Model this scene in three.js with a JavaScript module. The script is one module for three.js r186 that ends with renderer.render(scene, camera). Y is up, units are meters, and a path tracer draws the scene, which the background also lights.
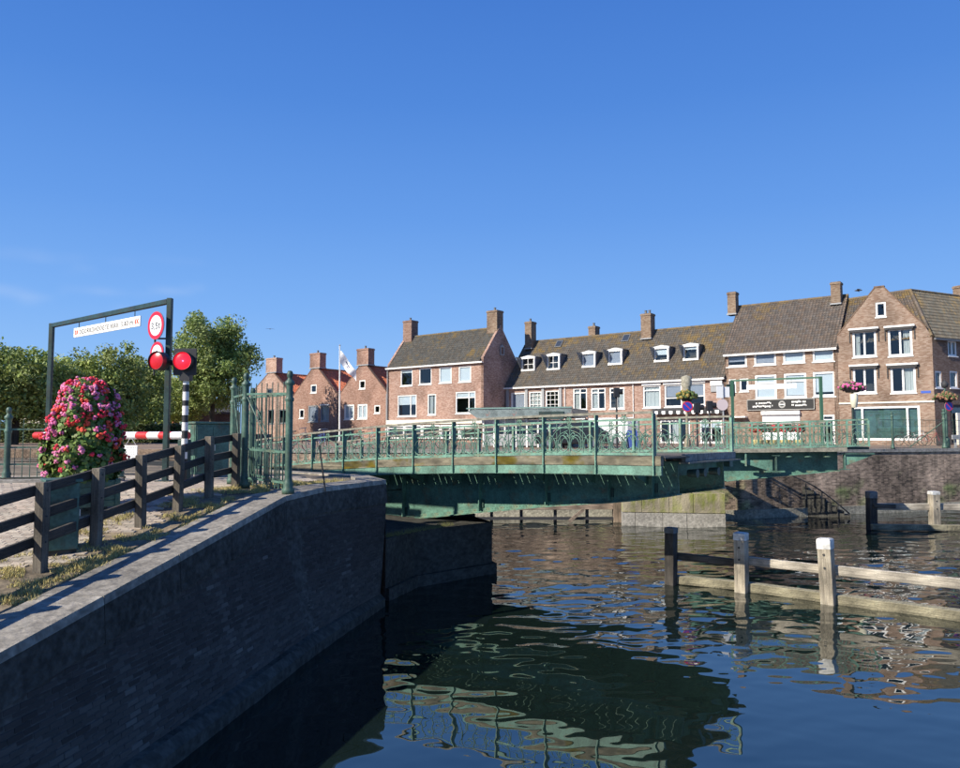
import * as THREE from 'three';
import { mergeGeometries, mergeVertices } from 'three/addons/utils/BufferGeometryUtils.js';
import { RoundedBoxGeometry } from 'three/addons/geometries/RoundedBoxGeometry.js';
import { MarchingCubes } from 'three/addons/objects/MarchingCubes.js';
import { ImprovedNoise } from 'three/addons/math/ImprovedNoise.js';

// ---------------------------------------------------------------- camera, sky, sun, exposure
const EYE = 4.09, FOCAL = 760, PITCH = Math.atan(51 / 760);
const scene = new THREE.Scene();
const camera = new THREE.PerspectiveCamera(2 * Math.atan(384 / FOCAL) * 180 / Math.PI, 1024 / 819, 0.1, 3000);
camera.position.set(0, EYE, 0);
camera.rotation.set(PITCH, 0, 0);
const SUN_AZ = -56 * Math.PI / 180, SUN_EL = 33 * Math.PI / 180;
const sunDir = new THREE.Vector3(Math.sin(SUN_AZ) * Math.cos(SUN_EL), Math.sin(SUN_EL), Math.cos(SUN_AZ) * Math.cos(SUN_EL));
const sun = new THREE.DirectionalLight(new THREE.Color().setRGB(1, 0.93, 0.8), 4.6);
sun.position.copy(sunDir).multiplyScalar(150).add(new THREE.Vector3(0, 0, -50));
sun.target.position.set(0, 0, -50); scene.add(sun, sun.target);
sun.castShadow = true; sun.shadow.mapSize.set(4096, 4096);
Object.assign(sun.shadow.camera, { left: -90, right: 90, top: 90, bottom: -90, near: 1, far: 400 });
const EXPOSURE = 1.5;
const noise = new ImprovedNoise();
{
  const W = 1024, Hh = 512, data = new Float32Array(W * Hh * 4);
  const lin = (r, g, b) => new THREE.Color().setRGB(r / 255, g / 255, b / 255, THREE.SRGBColorSpace);
  const stops = [[-90, lin(120, 130, 140)], [-2, lin(172, 203, 240)], [0, lin(164, 203, 248)], [4, lin(150, 196, 249)], [9, lin(127, 179, 245)], [16, lin(103, 158, 234)], [24, lin(82, 138, 220)], [32, lin(69, 123, 208)], [50, lin(50, 100, 184)], [90, lin(38, 82, 160)]];
  const c = new THREE.Color();
  for (let j = 0; j < Hh; j++) {
    const el = ((j + 0.5) / Hh - 0.5) * 180;
    let k = 0; while (k < stops.length - 2 && el > stops[k + 1][0]) k++;
    const t = Math.min(1, Math.max(0, (el - stops[k][0]) / (stops[k + 1][0] - stops[k][0])));
    c.copy(stops[k][1]).lerp(stops[k + 1][1], t);
    for (let i = 0; i < W; i++) {
      const q = (j * W + i) * 4, lon = (i + 0.5) / W * 2 * Math.PI;
      // thin wisps of cirrus low over the trees
      let w = 0;
      if (el > 7 && el < 13 && Math.cos(lon - 1.0) > 0.975) { const n = noise.noise(Math.cos(lon) * 9, el * 1.3, Math.sin(lon) * 9) * 0.6 + noise.noise(Math.cos(lon) * 30, el * 2.6, Math.sin(lon) * 30) * 0.4; w = Math.max(0, n - 0.12) * 0.5 * Math.max(0, 1 - Math.abs(el - 9.6) / 3); }
      data[q] = (c.r + (0.75 - c.r) * w) / EXPOSURE; data[q + 1] = (c.g + (0.82 - c.g) * w) / EXPOSURE; data[q + 2] = (c.b + (0.95 - c.b) * w) / EXPOSURE; data[q + 3] = 1;
    }
  }
  const sky = new THREE.DataTexture(data, W, Hh, THREE.RGBAFormat, THREE.FloatType);
  sky.mapping = THREE.EquirectangularReflectionMapping; sky.magFilter = THREE.LinearFilter; sky.minFilter = THREE.LinearFilter; sky.wrapS = THREE.RepeatWrapping; sky.needsUpdate = true;
  scene.background = sky; scene.environment = sky;
}
const renderer = new THREE.WebGLRenderer({ antialias: true });
renderer.toneMapping = THREE.LinearToneMapping; renderer.toneMappingExposure = EXPOSURE;
renderer.shadowMap.enabled = true; renderer.shadowMap.type = THREE.PCFSoftShadowMap;

// ---------------------------------------------------------------- helpers
function rng(seed) { let a = seed >>> 0; return () => { a = (a + 0x6D2B79F5) | 0; let t = Math.imul(a ^ (a >>> 15), 1 | a); t = (t + Math.imul(t ^ (t >>> 7), 61 | t)) ^ t; return ((t ^ (t >>> 14)) >>> 0) / 4294967296; }; }
const R0 = rng(7);
const V = (x, y, z) => new THREE.Vector3(x, y, z);
const CP = Math.cos(PITCH), SP = Math.sin(PITCH);
function ray(px, py) { const u = (px - 480) / FOCAL, v = (384 - py) / FOCAL, d = CP - v * SP; return [u / d, (v * CP + SP) / d]; }   // sideways and up per metre of depth
function at(px, py, d) { const [a, b] = ray(px, py); return V(a * d, EYE + b * d, -d); }
// a vertical working plane: local x along it, y up, z out of it
function frame(X, y, d, ux, ud) {
  const l = Math.hypot(ux, ud), c = ux / l, s = ud / l, n = [s, c], On = X * s - d * c;
  return {
    pos: V(X, y, -d), turn: Math.atan2(s, c),
    loc(px, py, zo = 0) { const [a, b] = ray(px, py), dd = (zo + On) / (a * s - c); const P = V(a * dd, EYE + b * dd, -dd); return V((P.x - X) * c - (P.z + d) * s, P.y - y, zo); },
    x(px, zo = 0, py = 430) { return this.loc(px, py, zo).x; },
    world(lx, ly, lz) { return V(X + lx * c + lz * s, y + ly, -d - lx * s + lz * c); },
  };
}
function frameAt(px, d, y, ux, ud) { return frame(ray(px, 430)[0] * d, y, d, ux, ud); }

const names = {};
function numbered(n) { if (!(n in names)) { names[n] = 0; return n; } names[n]++; return n + '_' + String(names[n]).padStart(3, '0'); }
function shade(m) { m.castShadow = true; m.receiveShadow = true; return m; }
function tag(o, label, category, group, kind) { if (label) o.userData.label = label; if (category) o.userData.category = category; if (group) o.userData.group = group; if (kind) o.userData.kind = kind; return o; }
function thing(name, label, category, pos, turn = 0, group) {
  const o = new THREE.Group(); o.name = numbered(name); scene.add(o); o.position.copy(pos); o.rotation.y = turn; return tag(o, label, category, group);
}
function copyOf(o, pos, turn, label) { const c = o.clone(); c.name = numbered(o.name.replace(/_\d{3}$/, '')); c.userData = { ...o.userData }; if (label) c.userData.label = label; scene.add(c); c.position.copy(pos); c.rotation.y = turn; return c; }
// uv in metres by the way a face points
function uvm(g) {
  let n = g.index ? g.toNonIndexed() : g;
  for (const k of Object.keys(n.attributes)) if (!['position', 'normal', 'uv', 'color'].includes(k)) n.deleteAttribute(k);
  if (!n.attributes.normal) n.computeVertexNormals();
  const p = n.attributes.position, uv = new Float32Array(p.count * 2), A = V(), B = V(), C = V();
  for (let i = 0; i < p.count; i += 3) {
    A.fromBufferAttribute(p, i); B.fromBufferAttribute(p, i + 1).sub(A); C.fromBufferAttribute(p, i + 2).sub(A); B.cross(C);
    const ax = Math.abs(B.x), ay = Math.abs(B.y), az = Math.abs(B.z);
    for (let k = 0; k < 3; k++) {
      const x = p.getX(i + k), y = p.getY(i + k), z = p.getZ(i + k);
      const [u, v] = az >= ax && az >= ay ? [x, y] : ax >= ay ? [z, y] : [x, z];
      uv[(i + k) * 2] = u; uv[(i + k) * 2 + 1] = v;
    }
  }
  n.setAttribute('uv', new THREE.BufferAttribute(uv, 2)); n.clearGroups(); return n;
}
function merge(list) {
  const l = list.map((g) => (g.index ? g.toNonIndexed() : g)), col = l.some((g) => g.attributes.color);
  for (const g of l) {
    for (const k of Object.keys(g.attributes)) if (!['position', 'normal', 'uv', 'color'].includes(k)) g.deleteAttribute(k);
    if (col && !g.attributes.color) g.setAttribute('color', new THREE.BufferAttribute(new Float32Array(g.attributes.position.count * 3).fill(1), 3));
  }
  return l.length === 1 ? l[0] : mergeGeometries(l);
}
function mesh(name, geo, mat, parent) {
  const m = shade(new THREE.Mesh(Array.isArray(geo) ? merge(geo) : geo, mat));
  m.name = parent ? name : numbered(name); (parent || scene).add(m); return m;
}
function bx(x0, x1, y0, y1, z0, z1) { const g = new THREE.BoxGeometry(Math.abs(x1 - x0), Math.abs(y1 - y0), Math.abs(z1 - z0)); g.translate((x0 + x1) / 2, (y0 + y1) / 2, (z0 + z1) / 2); return uvm(g); }
function rb(x0, x1, y0, y1, z0, z1, r = 0.01) { const g = new RoundedBoxGeometry(Math.abs(x1 - x0), Math.abs(y1 - y0), Math.abs(z1 - z0), 2, r); g.translate((x0 + x1) / 2, (y0 + y1) / 2, (z0 + z1) / 2); return uvm(g); }
const UPV = V(0, 1, 0);
function bar(a, b, w, h, round = 0) {           // a squared bar from a to b, h measured upwards
  const d = b.clone().sub(a), L = d.length(); d.normalize();
  const s = V().crossVectors(Math.abs(d.y) > 0.98 ? V(1, 0, 0) : UPV, d).normalize(), u = V().crossVectors(d, s);
  const g = uvm(round ? new RoundedBoxGeometry(w, h, L, 1, round) : new THREE.BoxGeometry(w, h, L));
  return g.applyMatrix4(new THREE.Matrix4().makeBasis(s, u, d).setPosition(a.clone().add(b).multiplyScalar(0.5)));
}
function rod(a, b, r, r2 = r, seg = 8) {
  const d = b.clone().sub(a), g = uvm(new THREE.CylinderGeometry(r2, r, d.length(), seg, 1));
  return g.applyMatrix4(new THREE.Matrix4().compose(a.clone().add(b).multiplyScalar(0.5), new THREE.Quaternion().setFromUnitVectors(UPV, d.normalize()), V(1, 1, 1)));
}
function tube(pts, r, n = 12, seg = 5, closed = false) { return uvm(new THREE.TubeGeometry(new THREE.CatmullRomCurve3(pts, closed), n, r, seg, closed)); }
function lathe(prof, x = 0, y = 0, z = 0, seg = 16) { const g = new THREE.LatheGeometry(prof.map(([a, b]) => new THREE.Vector2(a, b)), seg); g.translate(x, y, z); return uvm(g); }
function plate(pts, holes, t) {                  // an outline in x, y drawn t thick, its face at z = 0
  const s = new THREE.Shape(pts.map(([x, y]) => new THREE.Vector2(x, y)));
  for (const h of holes || []) s.holes.push(new THREE.Path(h.map(([x, y]) => new THREE.Vector2(x, y))));
  const g = new THREE.ExtrudeGeometry(s, { depth: t, bevelEnabled: false }); g.translate(0, 0, -t); return uvm(g);
}
const rect = (x0, x1, y0, y1) => [[x0, y0], [x1, y0], [x1, y1], [x0, y1]];
function quad(a, b, c, d) { const g = new THREE.BufferGeometry(); g.setAttribute('position', new THREE.Float32BufferAttribute([a, b, c, a, c, d].flatMap((v) => [v.x, v.y, v.z]), 3)); g.computeVertexNormals(); return uvm(g); }
function prismXZ(pts, y0, y1) {                  // a plan outline (x, z) between two heights
  const s = new THREE.Shape(pts.map(([x, z]) => new THREE.Vector2(x, -z))), g = new THREE.ExtrudeGeometry(s, { depth: y1 - y0, bevelEnabled: false });
  g.rotateX(-Math.PI / 2); g.translate(0, y0, 0); return uvm(g);
}
function paint(g, r, gg, b) { const n = g.attributes.position.count, a = new Float32Array(n * 3); for (let i = 0; i < n; i++) { a[i * 3] = r; a[i * 3 + 1] = gg; a[i * 3 + 2] = b; } g.setAttribute('color', new THREE.BufferAttribute(a, 3)); return g; }

// ---------------------------------------------------------------- textures (colour and grain of surfaces, tiling)
function lattice(seed) { const r = rng(seed), t = new Float32Array(65536); for (let i = 0; i < 65536; i++) t[i] = r(); return t; }
const LT = lattice(11);
function vn(x, y, per, s = 0) {                  // value noise that repeats every per cells
  const xi = Math.floor(x), yi = Math.floor(y), fx = x - xi, fy = y - yi, u = fx * fx * (3 - 2 * fx), v = fy * fy * (3 - 2 * fy);
  const h = (a, b) => LT[(((a % per) + per) % per * 157 + ((b % per) + per) % per * 311 + s * 1013) & 65535];
  return (h(xi, yi) * (1 - u) + h(xi + 1, yi) * u) * (1 - v) + (h(xi, yi + 1) * (1 - u) + h(xi + 1, yi + 1) * u) * v;
}
function fbm(u, v, base, oct = 4, s = 0) { let a = 0, w = 0.5, n = 0; for (let o = 0; o < oct; o++) { const p = base << o; a += w * vn(u * p, v * p, p, s + o * 7); n += w; w *= 0.55; } return a / n; }
function tex(size, fn, repeat = 1, color = true) {
  const [w, h] = Array.isArray(size) ? size : [size, size];
  const d = new Uint8Array(w * h * 4);
  for (let j = 0; j < h; j++) for (let i = 0; i < w; i++) { const c = fn((i + 0.5) / w, (j + 0.5) / h), q = (j * w + i) * 4; for (let k = 0; k < 3; k++) d[q + k] = Math.max(0, Math.min(255, Math.round((typeof c === 'number' ? c : c[k]) * 255))); d[q + 3] = 255; }
  const t = new THREE.DataTexture(d, w, h, THREE.RGBAFormat); t.wrapS = t.wrapT = THREE.RepeatWrapping; t.magFilter = THREE.LinearFilter; t.minFilter = THREE.LinearMipmapLinearFilter; t.generateMipmaps = true;
  const [ru, rv] = Array.isArray(repeat) ? repeat : [repeat, repeat]; t.repeat.set(ru, rv); if (color) t.colorSpace = THREE.SRGBColorSpace; t.needsUpdate = true; return t;
}
function brickCell(u, v, nx, ny) { const row = Math.floor(v * ny), x = u * nx + (row % 2) * 0.5, col = Math.floor(x); return [x - col, v * ny - row, ((col % nx) + nx) % nx, row]; }
// 7.04 m of brickwork: 32 bricks by 96 courses
const brickTint = tex(1024, (u, v) => { const [fx, fy, c, r] = brickCell(u, v, 32, 96); const id = LT[(c * 71 + r * 193) & 65535]; const joint = fx < 0.05 || fy < 0.16; const patch = fbm(u, v, 4, 4, 3); const t = 0.82 + (id - 0.5) * 0.2 + (patch - 0.5) * 0.34; return joint ? [0.86 + (patch - 0.5) * 0.3, 0.87 + (patch - 0.5) * 0.3, 0.88 + (patch - 0.5) * 0.3] : [t * 1.04, t * (0.97 + (id - 0.5) * 0.1), t * (0.94 + (id - 0.5) * 0.16)]; }, 1 / 7.04);
const brickBump = tex(1024, (u, v) => { const [fx, fy] = brickCell(u, v, 32, 96); return (fx < 0.05 || fy < 0.16 ? 0.2 : 0.75) + (fbm(u, v, 64, 2, 5) - 0.5) * 0.25; }, 1 / 7.04, false);
const stainTint = tex(1024, (u, v) => { const a = fbm(u, v, 3, 6, 21), b = fbm(u * 1, v * 1, 40, 3, 31); const t = 0.62 + a * 0.4 + (b - 0.5) * 0.4; return [t, t * 0.99, t * 0.965]; }, 1 / 3);
const stainBump = tex(512, (u, v) => fbm(u, v, 24, 5, 41), 1 / 1.2, false);
const woodTint = tex(512, (u, v) => { const g = fbm(u * 1, v * 1, 2, 3, 51), l = fbm(u, v * 0.999, 60, 2, 57), k = vn(u * 90, v * 3, 90, 61); const t = 0.55 + k * 0.34 + (g - 0.5) * 0.5 + (l - 0.5) * 0.2; return [t, t * 0.97, t * 0.93]; }, [1 / 0.4, 1 / 1.1]);
const woodTintLong = woodTint.clone(); woodTintLong.needsUpdate = true; woodTintLong.rotation = Math.PI / 2;
const paintTint = tex(512, (u, v) => { const a = fbm(u, v, 4, 5, 71), b = fbm(u, v, 50, 2, 77); const t = 0.8 + (a - 0.5) * 0.55 + (b - 0.5) * 0.25; const rust = Math.max(0, fbm(u, v, 7, 5, 81) - 0.62) * 4; return [t + rust * 0.3, t - rust * 0.1, t - rust * 0.16]; }, 1 / 1.7);
const plainBump = tex(256, (u, v) => fbm(u, v, 16, 4, 91), 1 / 0.5, false);

const std = (r, g, b, rough = 0.8, extra = {}) => new THREE.MeshStandardMaterial({ color: new THREE.Color().setRGB(r, g, b), roughness: rough, ...extra });
const porous = (r, g, b, extra = {}) => new THREE.MeshPhysicalMaterial({ color: new THREE.Color().setRGB(r, g, b), roughness: 1, specularIntensity: 0.12, ...extra });
const brick = (r, g, b) => std(r * 1.45, g * 1.45, b * 1.45, 0.92, { map: brickTint, bumpMap: brickBump, bumpScale: 0.004 });
const M = {
  white: std(0.78, 0.77, 0.74, 0.45), cream: std(0.72, 0.68, 0.58, 0.6), grey: std(0.3, 0.31, 0.32, 0.6), lead: std(0.14, 0.145, 0.15, 0.6),
  black: std(0.018, 0.018, 0.02, 0.45), dark: std(0.035, 0.035, 0.038, 0.7), iron: std(0.078, 0.148, 0.118, 0.5, { map: paintTint }), room: std(0.06, 0.055, 0.05, 0.95), curtain: std(0.62, 0.61, 0.57, 0.9), blind: std(0.36, 0.36, 0.41, 0.8), blindWhite: std(0.7, 0.71, 0.72, 0.8),
  glass: new THREE.MeshPhysicalMaterial({ color: new THREE.Color().setRGB(0.86, 0.9, 0.92), roughness: 0.02, transmission: 1, thickness: 0, ior: 1.52 }),
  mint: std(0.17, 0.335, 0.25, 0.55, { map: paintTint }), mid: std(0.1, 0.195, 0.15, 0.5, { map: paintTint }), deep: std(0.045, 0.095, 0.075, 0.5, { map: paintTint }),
  girder: std(0.135, 0.29, 0.215, 0.55, { map: paintTint }), post: std(0.1, 0.2, 0.15, 0.5, { map: paintTint }), gantry: std(0.03, 0.062, 0.055, 0.4, { map: paintTint }),
  concrete: std(0.4, 0.385, 0.36, 0.9, { map: stainTint, bumpMap: stainBump, bumpScale: 0.006 }),
  darkConcrete: porous(0.1, 0.098, 0.09, { map: stainTint, bumpMap: stainBump, bumpScale: 0.008 }),
  asphalt: std(0.1, 0.098, 0.095, 0.95, { map: stainTint }),
  steel: std(0.4, 0.4, 0.4, 0.35, { metalness: 0.8 }), darkSteel: std(0.03, 0.03, 0.03, 0.6),
  red: std(0.55, 0.03, 0.03, 0.4), signWhite: std(0.75, 0.75, 0.75, 0.4), orange: std(0.7, 0.14, 0.05, 0.85),
};

// ---------------------------------------------------------------- the setting: water, quays, paving
const struct = (o) => tag(o, null, null, null, 'structure');
const QUAY = EYE - 0.745;                         // far quay level
const nearY = (d) => EYE + (d > 15.4 ? -1.115 : d < 2 ? -2.84 : -(3.10 - 0.129 * d));
{
  const r = rng(3), comps = [];
  for (let i = 0; i < 54; i++) {
    const L = 0.2 * Math.pow(15, Math.pow(r(), 0.85)), th = (r() - 0.5) * 2.0 + 0.2, k = 2 * Math.PI / L;
    comps.push([Math.sin(th) * k, Math.cos(th) * k, r() * 6.283, 0.0049 * Math.pow(L, 0.12) / k]);
  }
  const ripple = []; for (let i = 0; i < 30; i++) { const L = 0.3 * Math.pow(4, r()), th = (r() - 0.5) * 1.5 - 0.05, k = 2 * Math.PI / L; ripple.push([Math.sin(th) * k, Math.cos(th) * k, r() * 6.283, 0.0092 / k]); }
  const wave = (x, z) => {
    const d = -z; let h = 0;
    const gust = 0.4 + 1.5 * Math.max(0, noise.noise(x * 0.13 + 3, z * 0.16, 1.7) + 0.28);
    const far = 0.62 + 0.9 * Math.min(1, Math.max(0, (d - 10) / 14));
    for (const [kx, kz, p, a] of comps) h += a * Math.sin(kx * x + kz * z + p + 0.9 * noise.noise(x * 0.5 + p, z * 0.5, p));
    let f = 0; const fine = Math.min(1, Math.max(0, (d - 7.5) / 9));
    if (fine > 0) for (const [kx, kz, p, a] of ripple) f += a * Math.sin(kx * x + kz * z + p + 1.3 * noise.noise(x * 0.7 + p, z * 0.7, p));
    return h * gust * far + f * fine * (0.35 + 0.65 * gust);
  };
  const cols = []; for (let a = -3; a < -0.72; a += 0.03) cols.push(a); for (let a = -0.72; a < 0.78; a += 0.0031) cols.push(a); for (let a = 0.78; a <= 3; a += 0.03) cols.push(a);
  const rows = []; for (let d = 2.5; d < 7; d *= 1.03) rows.push(d); for (let d = 7; d < 62; d *= 1.0036) rows.push(d); rows.push(90, 160);
  const P = new Float32Array(cols.length * rows.length * 3), idx = [];
  rows.forEach((d, j) => cols.forEach((a, i) => { const q = (j * cols.length + i) * 3, x = a * d; P[q] = x; P[q + 1] = d < 62 ? wave(x, -d) : 0; P[q + 2] = -d; }));
  for (let j = 0; j < rows.length - 1; j++) for (let i = 0; i < cols.length - 1; i++) { const a = j * cols.length + i, b = a + 1, c = a + cols.length, e = c + 1; idx.push(a, b, e, a, e, c); }
  const g = new THREE.BufferGeometry(); g.setAttribute('position', new THREE.BufferAttribute(P, 3)); g.setIndex(idx); g.computeVertexNormals();
  struct(mesh('water', g, new THREE.MeshPhysicalMaterial({ color: new THREE.Color().setRGB(0.007, 0.014, 0.011), roughness: 0.01, ior: 2.2 })));
}
// plan lines as [X, depth]
const COPE = [[-5.6, 0], [-5.23, 3], [-4.68, 7.41], [-4.2, 11.2], [-3.77, 14.7], [-2.31, 18.5]];
const FOOT = [[-4.75, 0], [-4.45, 3], [-4.1, 7.41], [-3.5, 11.2], [-2.98, 14.7], [-2.2, 18.62]];
function along(line, d) { for (let i = 0; i < line.length - 1; i++) if (d <= line[i + 1][1] || i === line.length - 2) { const t = (d - line[i][1]) / (line[i + 1][1] - line[i][1]); return line[i][0] + (line[i + 1][0] - line[i][0]) * t; } }
const COPE_W = 0.74;
{
  // the near quay: one sheet that climbs to the bridge
  const ds = [-8, 0, 2, 4, 6, 8, 10, 12, 14, 15.4, 17, 18.5, 20.5, 25, 30, 38], pos = [];
  const edge = (d) => (d < 0 ? -5.6 - COPE_W : d <= 18.5 ? along(COPE, d) - COPE_W : d <= 20.5 ? -2.93 - (d - 18.5) * 0.3 : d <= 25 ? -3.5 - (d - 20.5) : -8 - (d - 25) * 1.2);
  for (let i = 0; i < ds.length - 1; i++) { const a = ds[i], b = ds[i + 1], xs = (d) => [edge(d), edge(d) - 3, -14, -80]; const xa = xs(a), xb = xs(b);
    for (let k = 0; k < 3; k++) { const q = [[xa[k], a], [xb[k], b], [xb[k + 1], b], [xa[k + 1], a]].map(([x, d]) => [x, nearY(d) - 0.012, -d]); for (const t of [0, 1, 2, 0, 2, 3]) pos.push(...q[t]); } }
  const g = new THREE.BufferGeometry(); g.setAttribute('position', new THREE.Float32BufferAttribute(pos, 3)); g.computeVertexNormals();
  const dirt = tex(1024, (u, v) => { const a = fbm(u, v, 5, 6, 101), b = fbm(u, v, 60, 3, 107); const t = 0.66 + (a - 0.5) * 0.5 + (b - 0.5) * 0.35; return [t, t * 0.95, t * 0.88]; }, 1 / 4);
  const pave = struct(mesh('quay_pavement', uvm(g), std(0.47, 0.41, 0.31, 0.95, { map: dirt, bumpMap: stainBump, bumpScale: 0.01 })));
  // clinkers laid over it where they can still be made out
  const r = rng(19), B = new RoundedBoxGeometry(0.197, 0.05, 0.094, 1, 0.008), list = [], mt = new THREE.Matrix4(), q = new THREE.Quaternion(), slope = Math.atan(0.129);
  for (let d = 4; d < 21; d += 0.1) { const row = Math.round(d / 0.1);
    for (let X = edge(d) - 0.55 - (row % 2) * 0.1 - r() * 0.02; X > Math.max(-13, -0.7 * d - 1); X -= 0.204) {
      const n = fbm(X * 0.05 + 0.5, d * 0.05 + 0.5, 16, 3, 5), e = edge(d) - X;
      if (e < 1.5 && n > 0.5 - (1.5 - e) * 0.12) continue;                           // sand and weeds cover the rows beside the coping
      list.push([X, d, n]); } }
  const im = new THREE.InstancedMesh(B, std(1, 1, 1, 0.92, { bumpMap: plainBump, bumpScale: 0.004 }), list.length), c = new THREE.Color();
  list.forEach(([X, d, n], i) => { q.setFromEuler(new THREE.Euler((d < 15.4 ? slope : 0) + (r() - 0.5) * 0.03, (r() - 0.5) * 0.04, (r() - 0.5) * 0.03)); mt.compose(V(X, nearY(d) - 0.021 + (r() - 0.5) * 0.006, -d), q, V(1, 1, 1)); im.setMatrixAt(i, mt); const t = 0.72 + r() * 0.5 + (n - 0.5) * 0.5, w = r(); c.setRGB(0.46 * t, (0.37 + w * 0.03) * t, (0.285 + w * 0.03) * t); im.setColorAt(i, c); });
  im.name = 'paving_clinkers'; im.userData.kind = 'stuff'; shade(im); pave.add(im);
  // dry grass and weeds on the strip between fence and coping
  const blade = new THREE.BufferGeometry(); blade.setAttribute('position', new THREE.Float32BufferAttribute([-0.5, 0, 0, 0.5, 0, 0, 0.32, 0.55, 0.1, -0.5, 0, 0, 0.32, 0.55, 0.1, -0.3, 0.55, 0.1, -0.3, 0.55, 0.1, 0.32, 0.55, 0.1, 0.05, 1, 0.36], 3)); blade.computeVertexNormals();
  const N = 26000, gm = new THREE.InstancedMesh(blade, std(1, 1, 1, 0.9, { side: THREE.DoubleSide }), N); let k = 0;
  for (let t = 0; t < 200000 && k < N; t++) { const d = 5 + r() * 13.2, e = Math.pow(r(), 1.3) * 1.75, X = edge(d) - e + 0.05; const n = fbm(X * 0.2 + 0.4, d * 0.2 + 0.7, 16, 3, 9) + (r() - 0.5) * 0.1 - e * 0.05; if (n < 0.5) continue;
    const s = 0.025 + Math.max(0, n - 0.5) * 0.42 * r() + r() * 0.03; q.setFromEuler(new THREE.Euler((r() - 0.5) * 1.5, r() * 6.28, (r() - 0.5) * 1.2)); mt.compose(V(X, nearY(d) - 0.01, -d), q, V(0.007 + r() * 0.007, s, s)); gm.setMatrixAt(k, mt);
    const y = r(); c.setRGB(0.32 + y * 0.26, 0.29 + y * 0.18, 0.1 + y * 0.1); gm.setColorAt(k, c); k++; }
  gm.count = k; gm.name = numbered('verge_grass'); shade(gm); tag(gm, 'dry yellow grass and weeds between the wooden fence and the coping', 'grass', null, 'stuff'); scene.add(gm);
}
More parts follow.
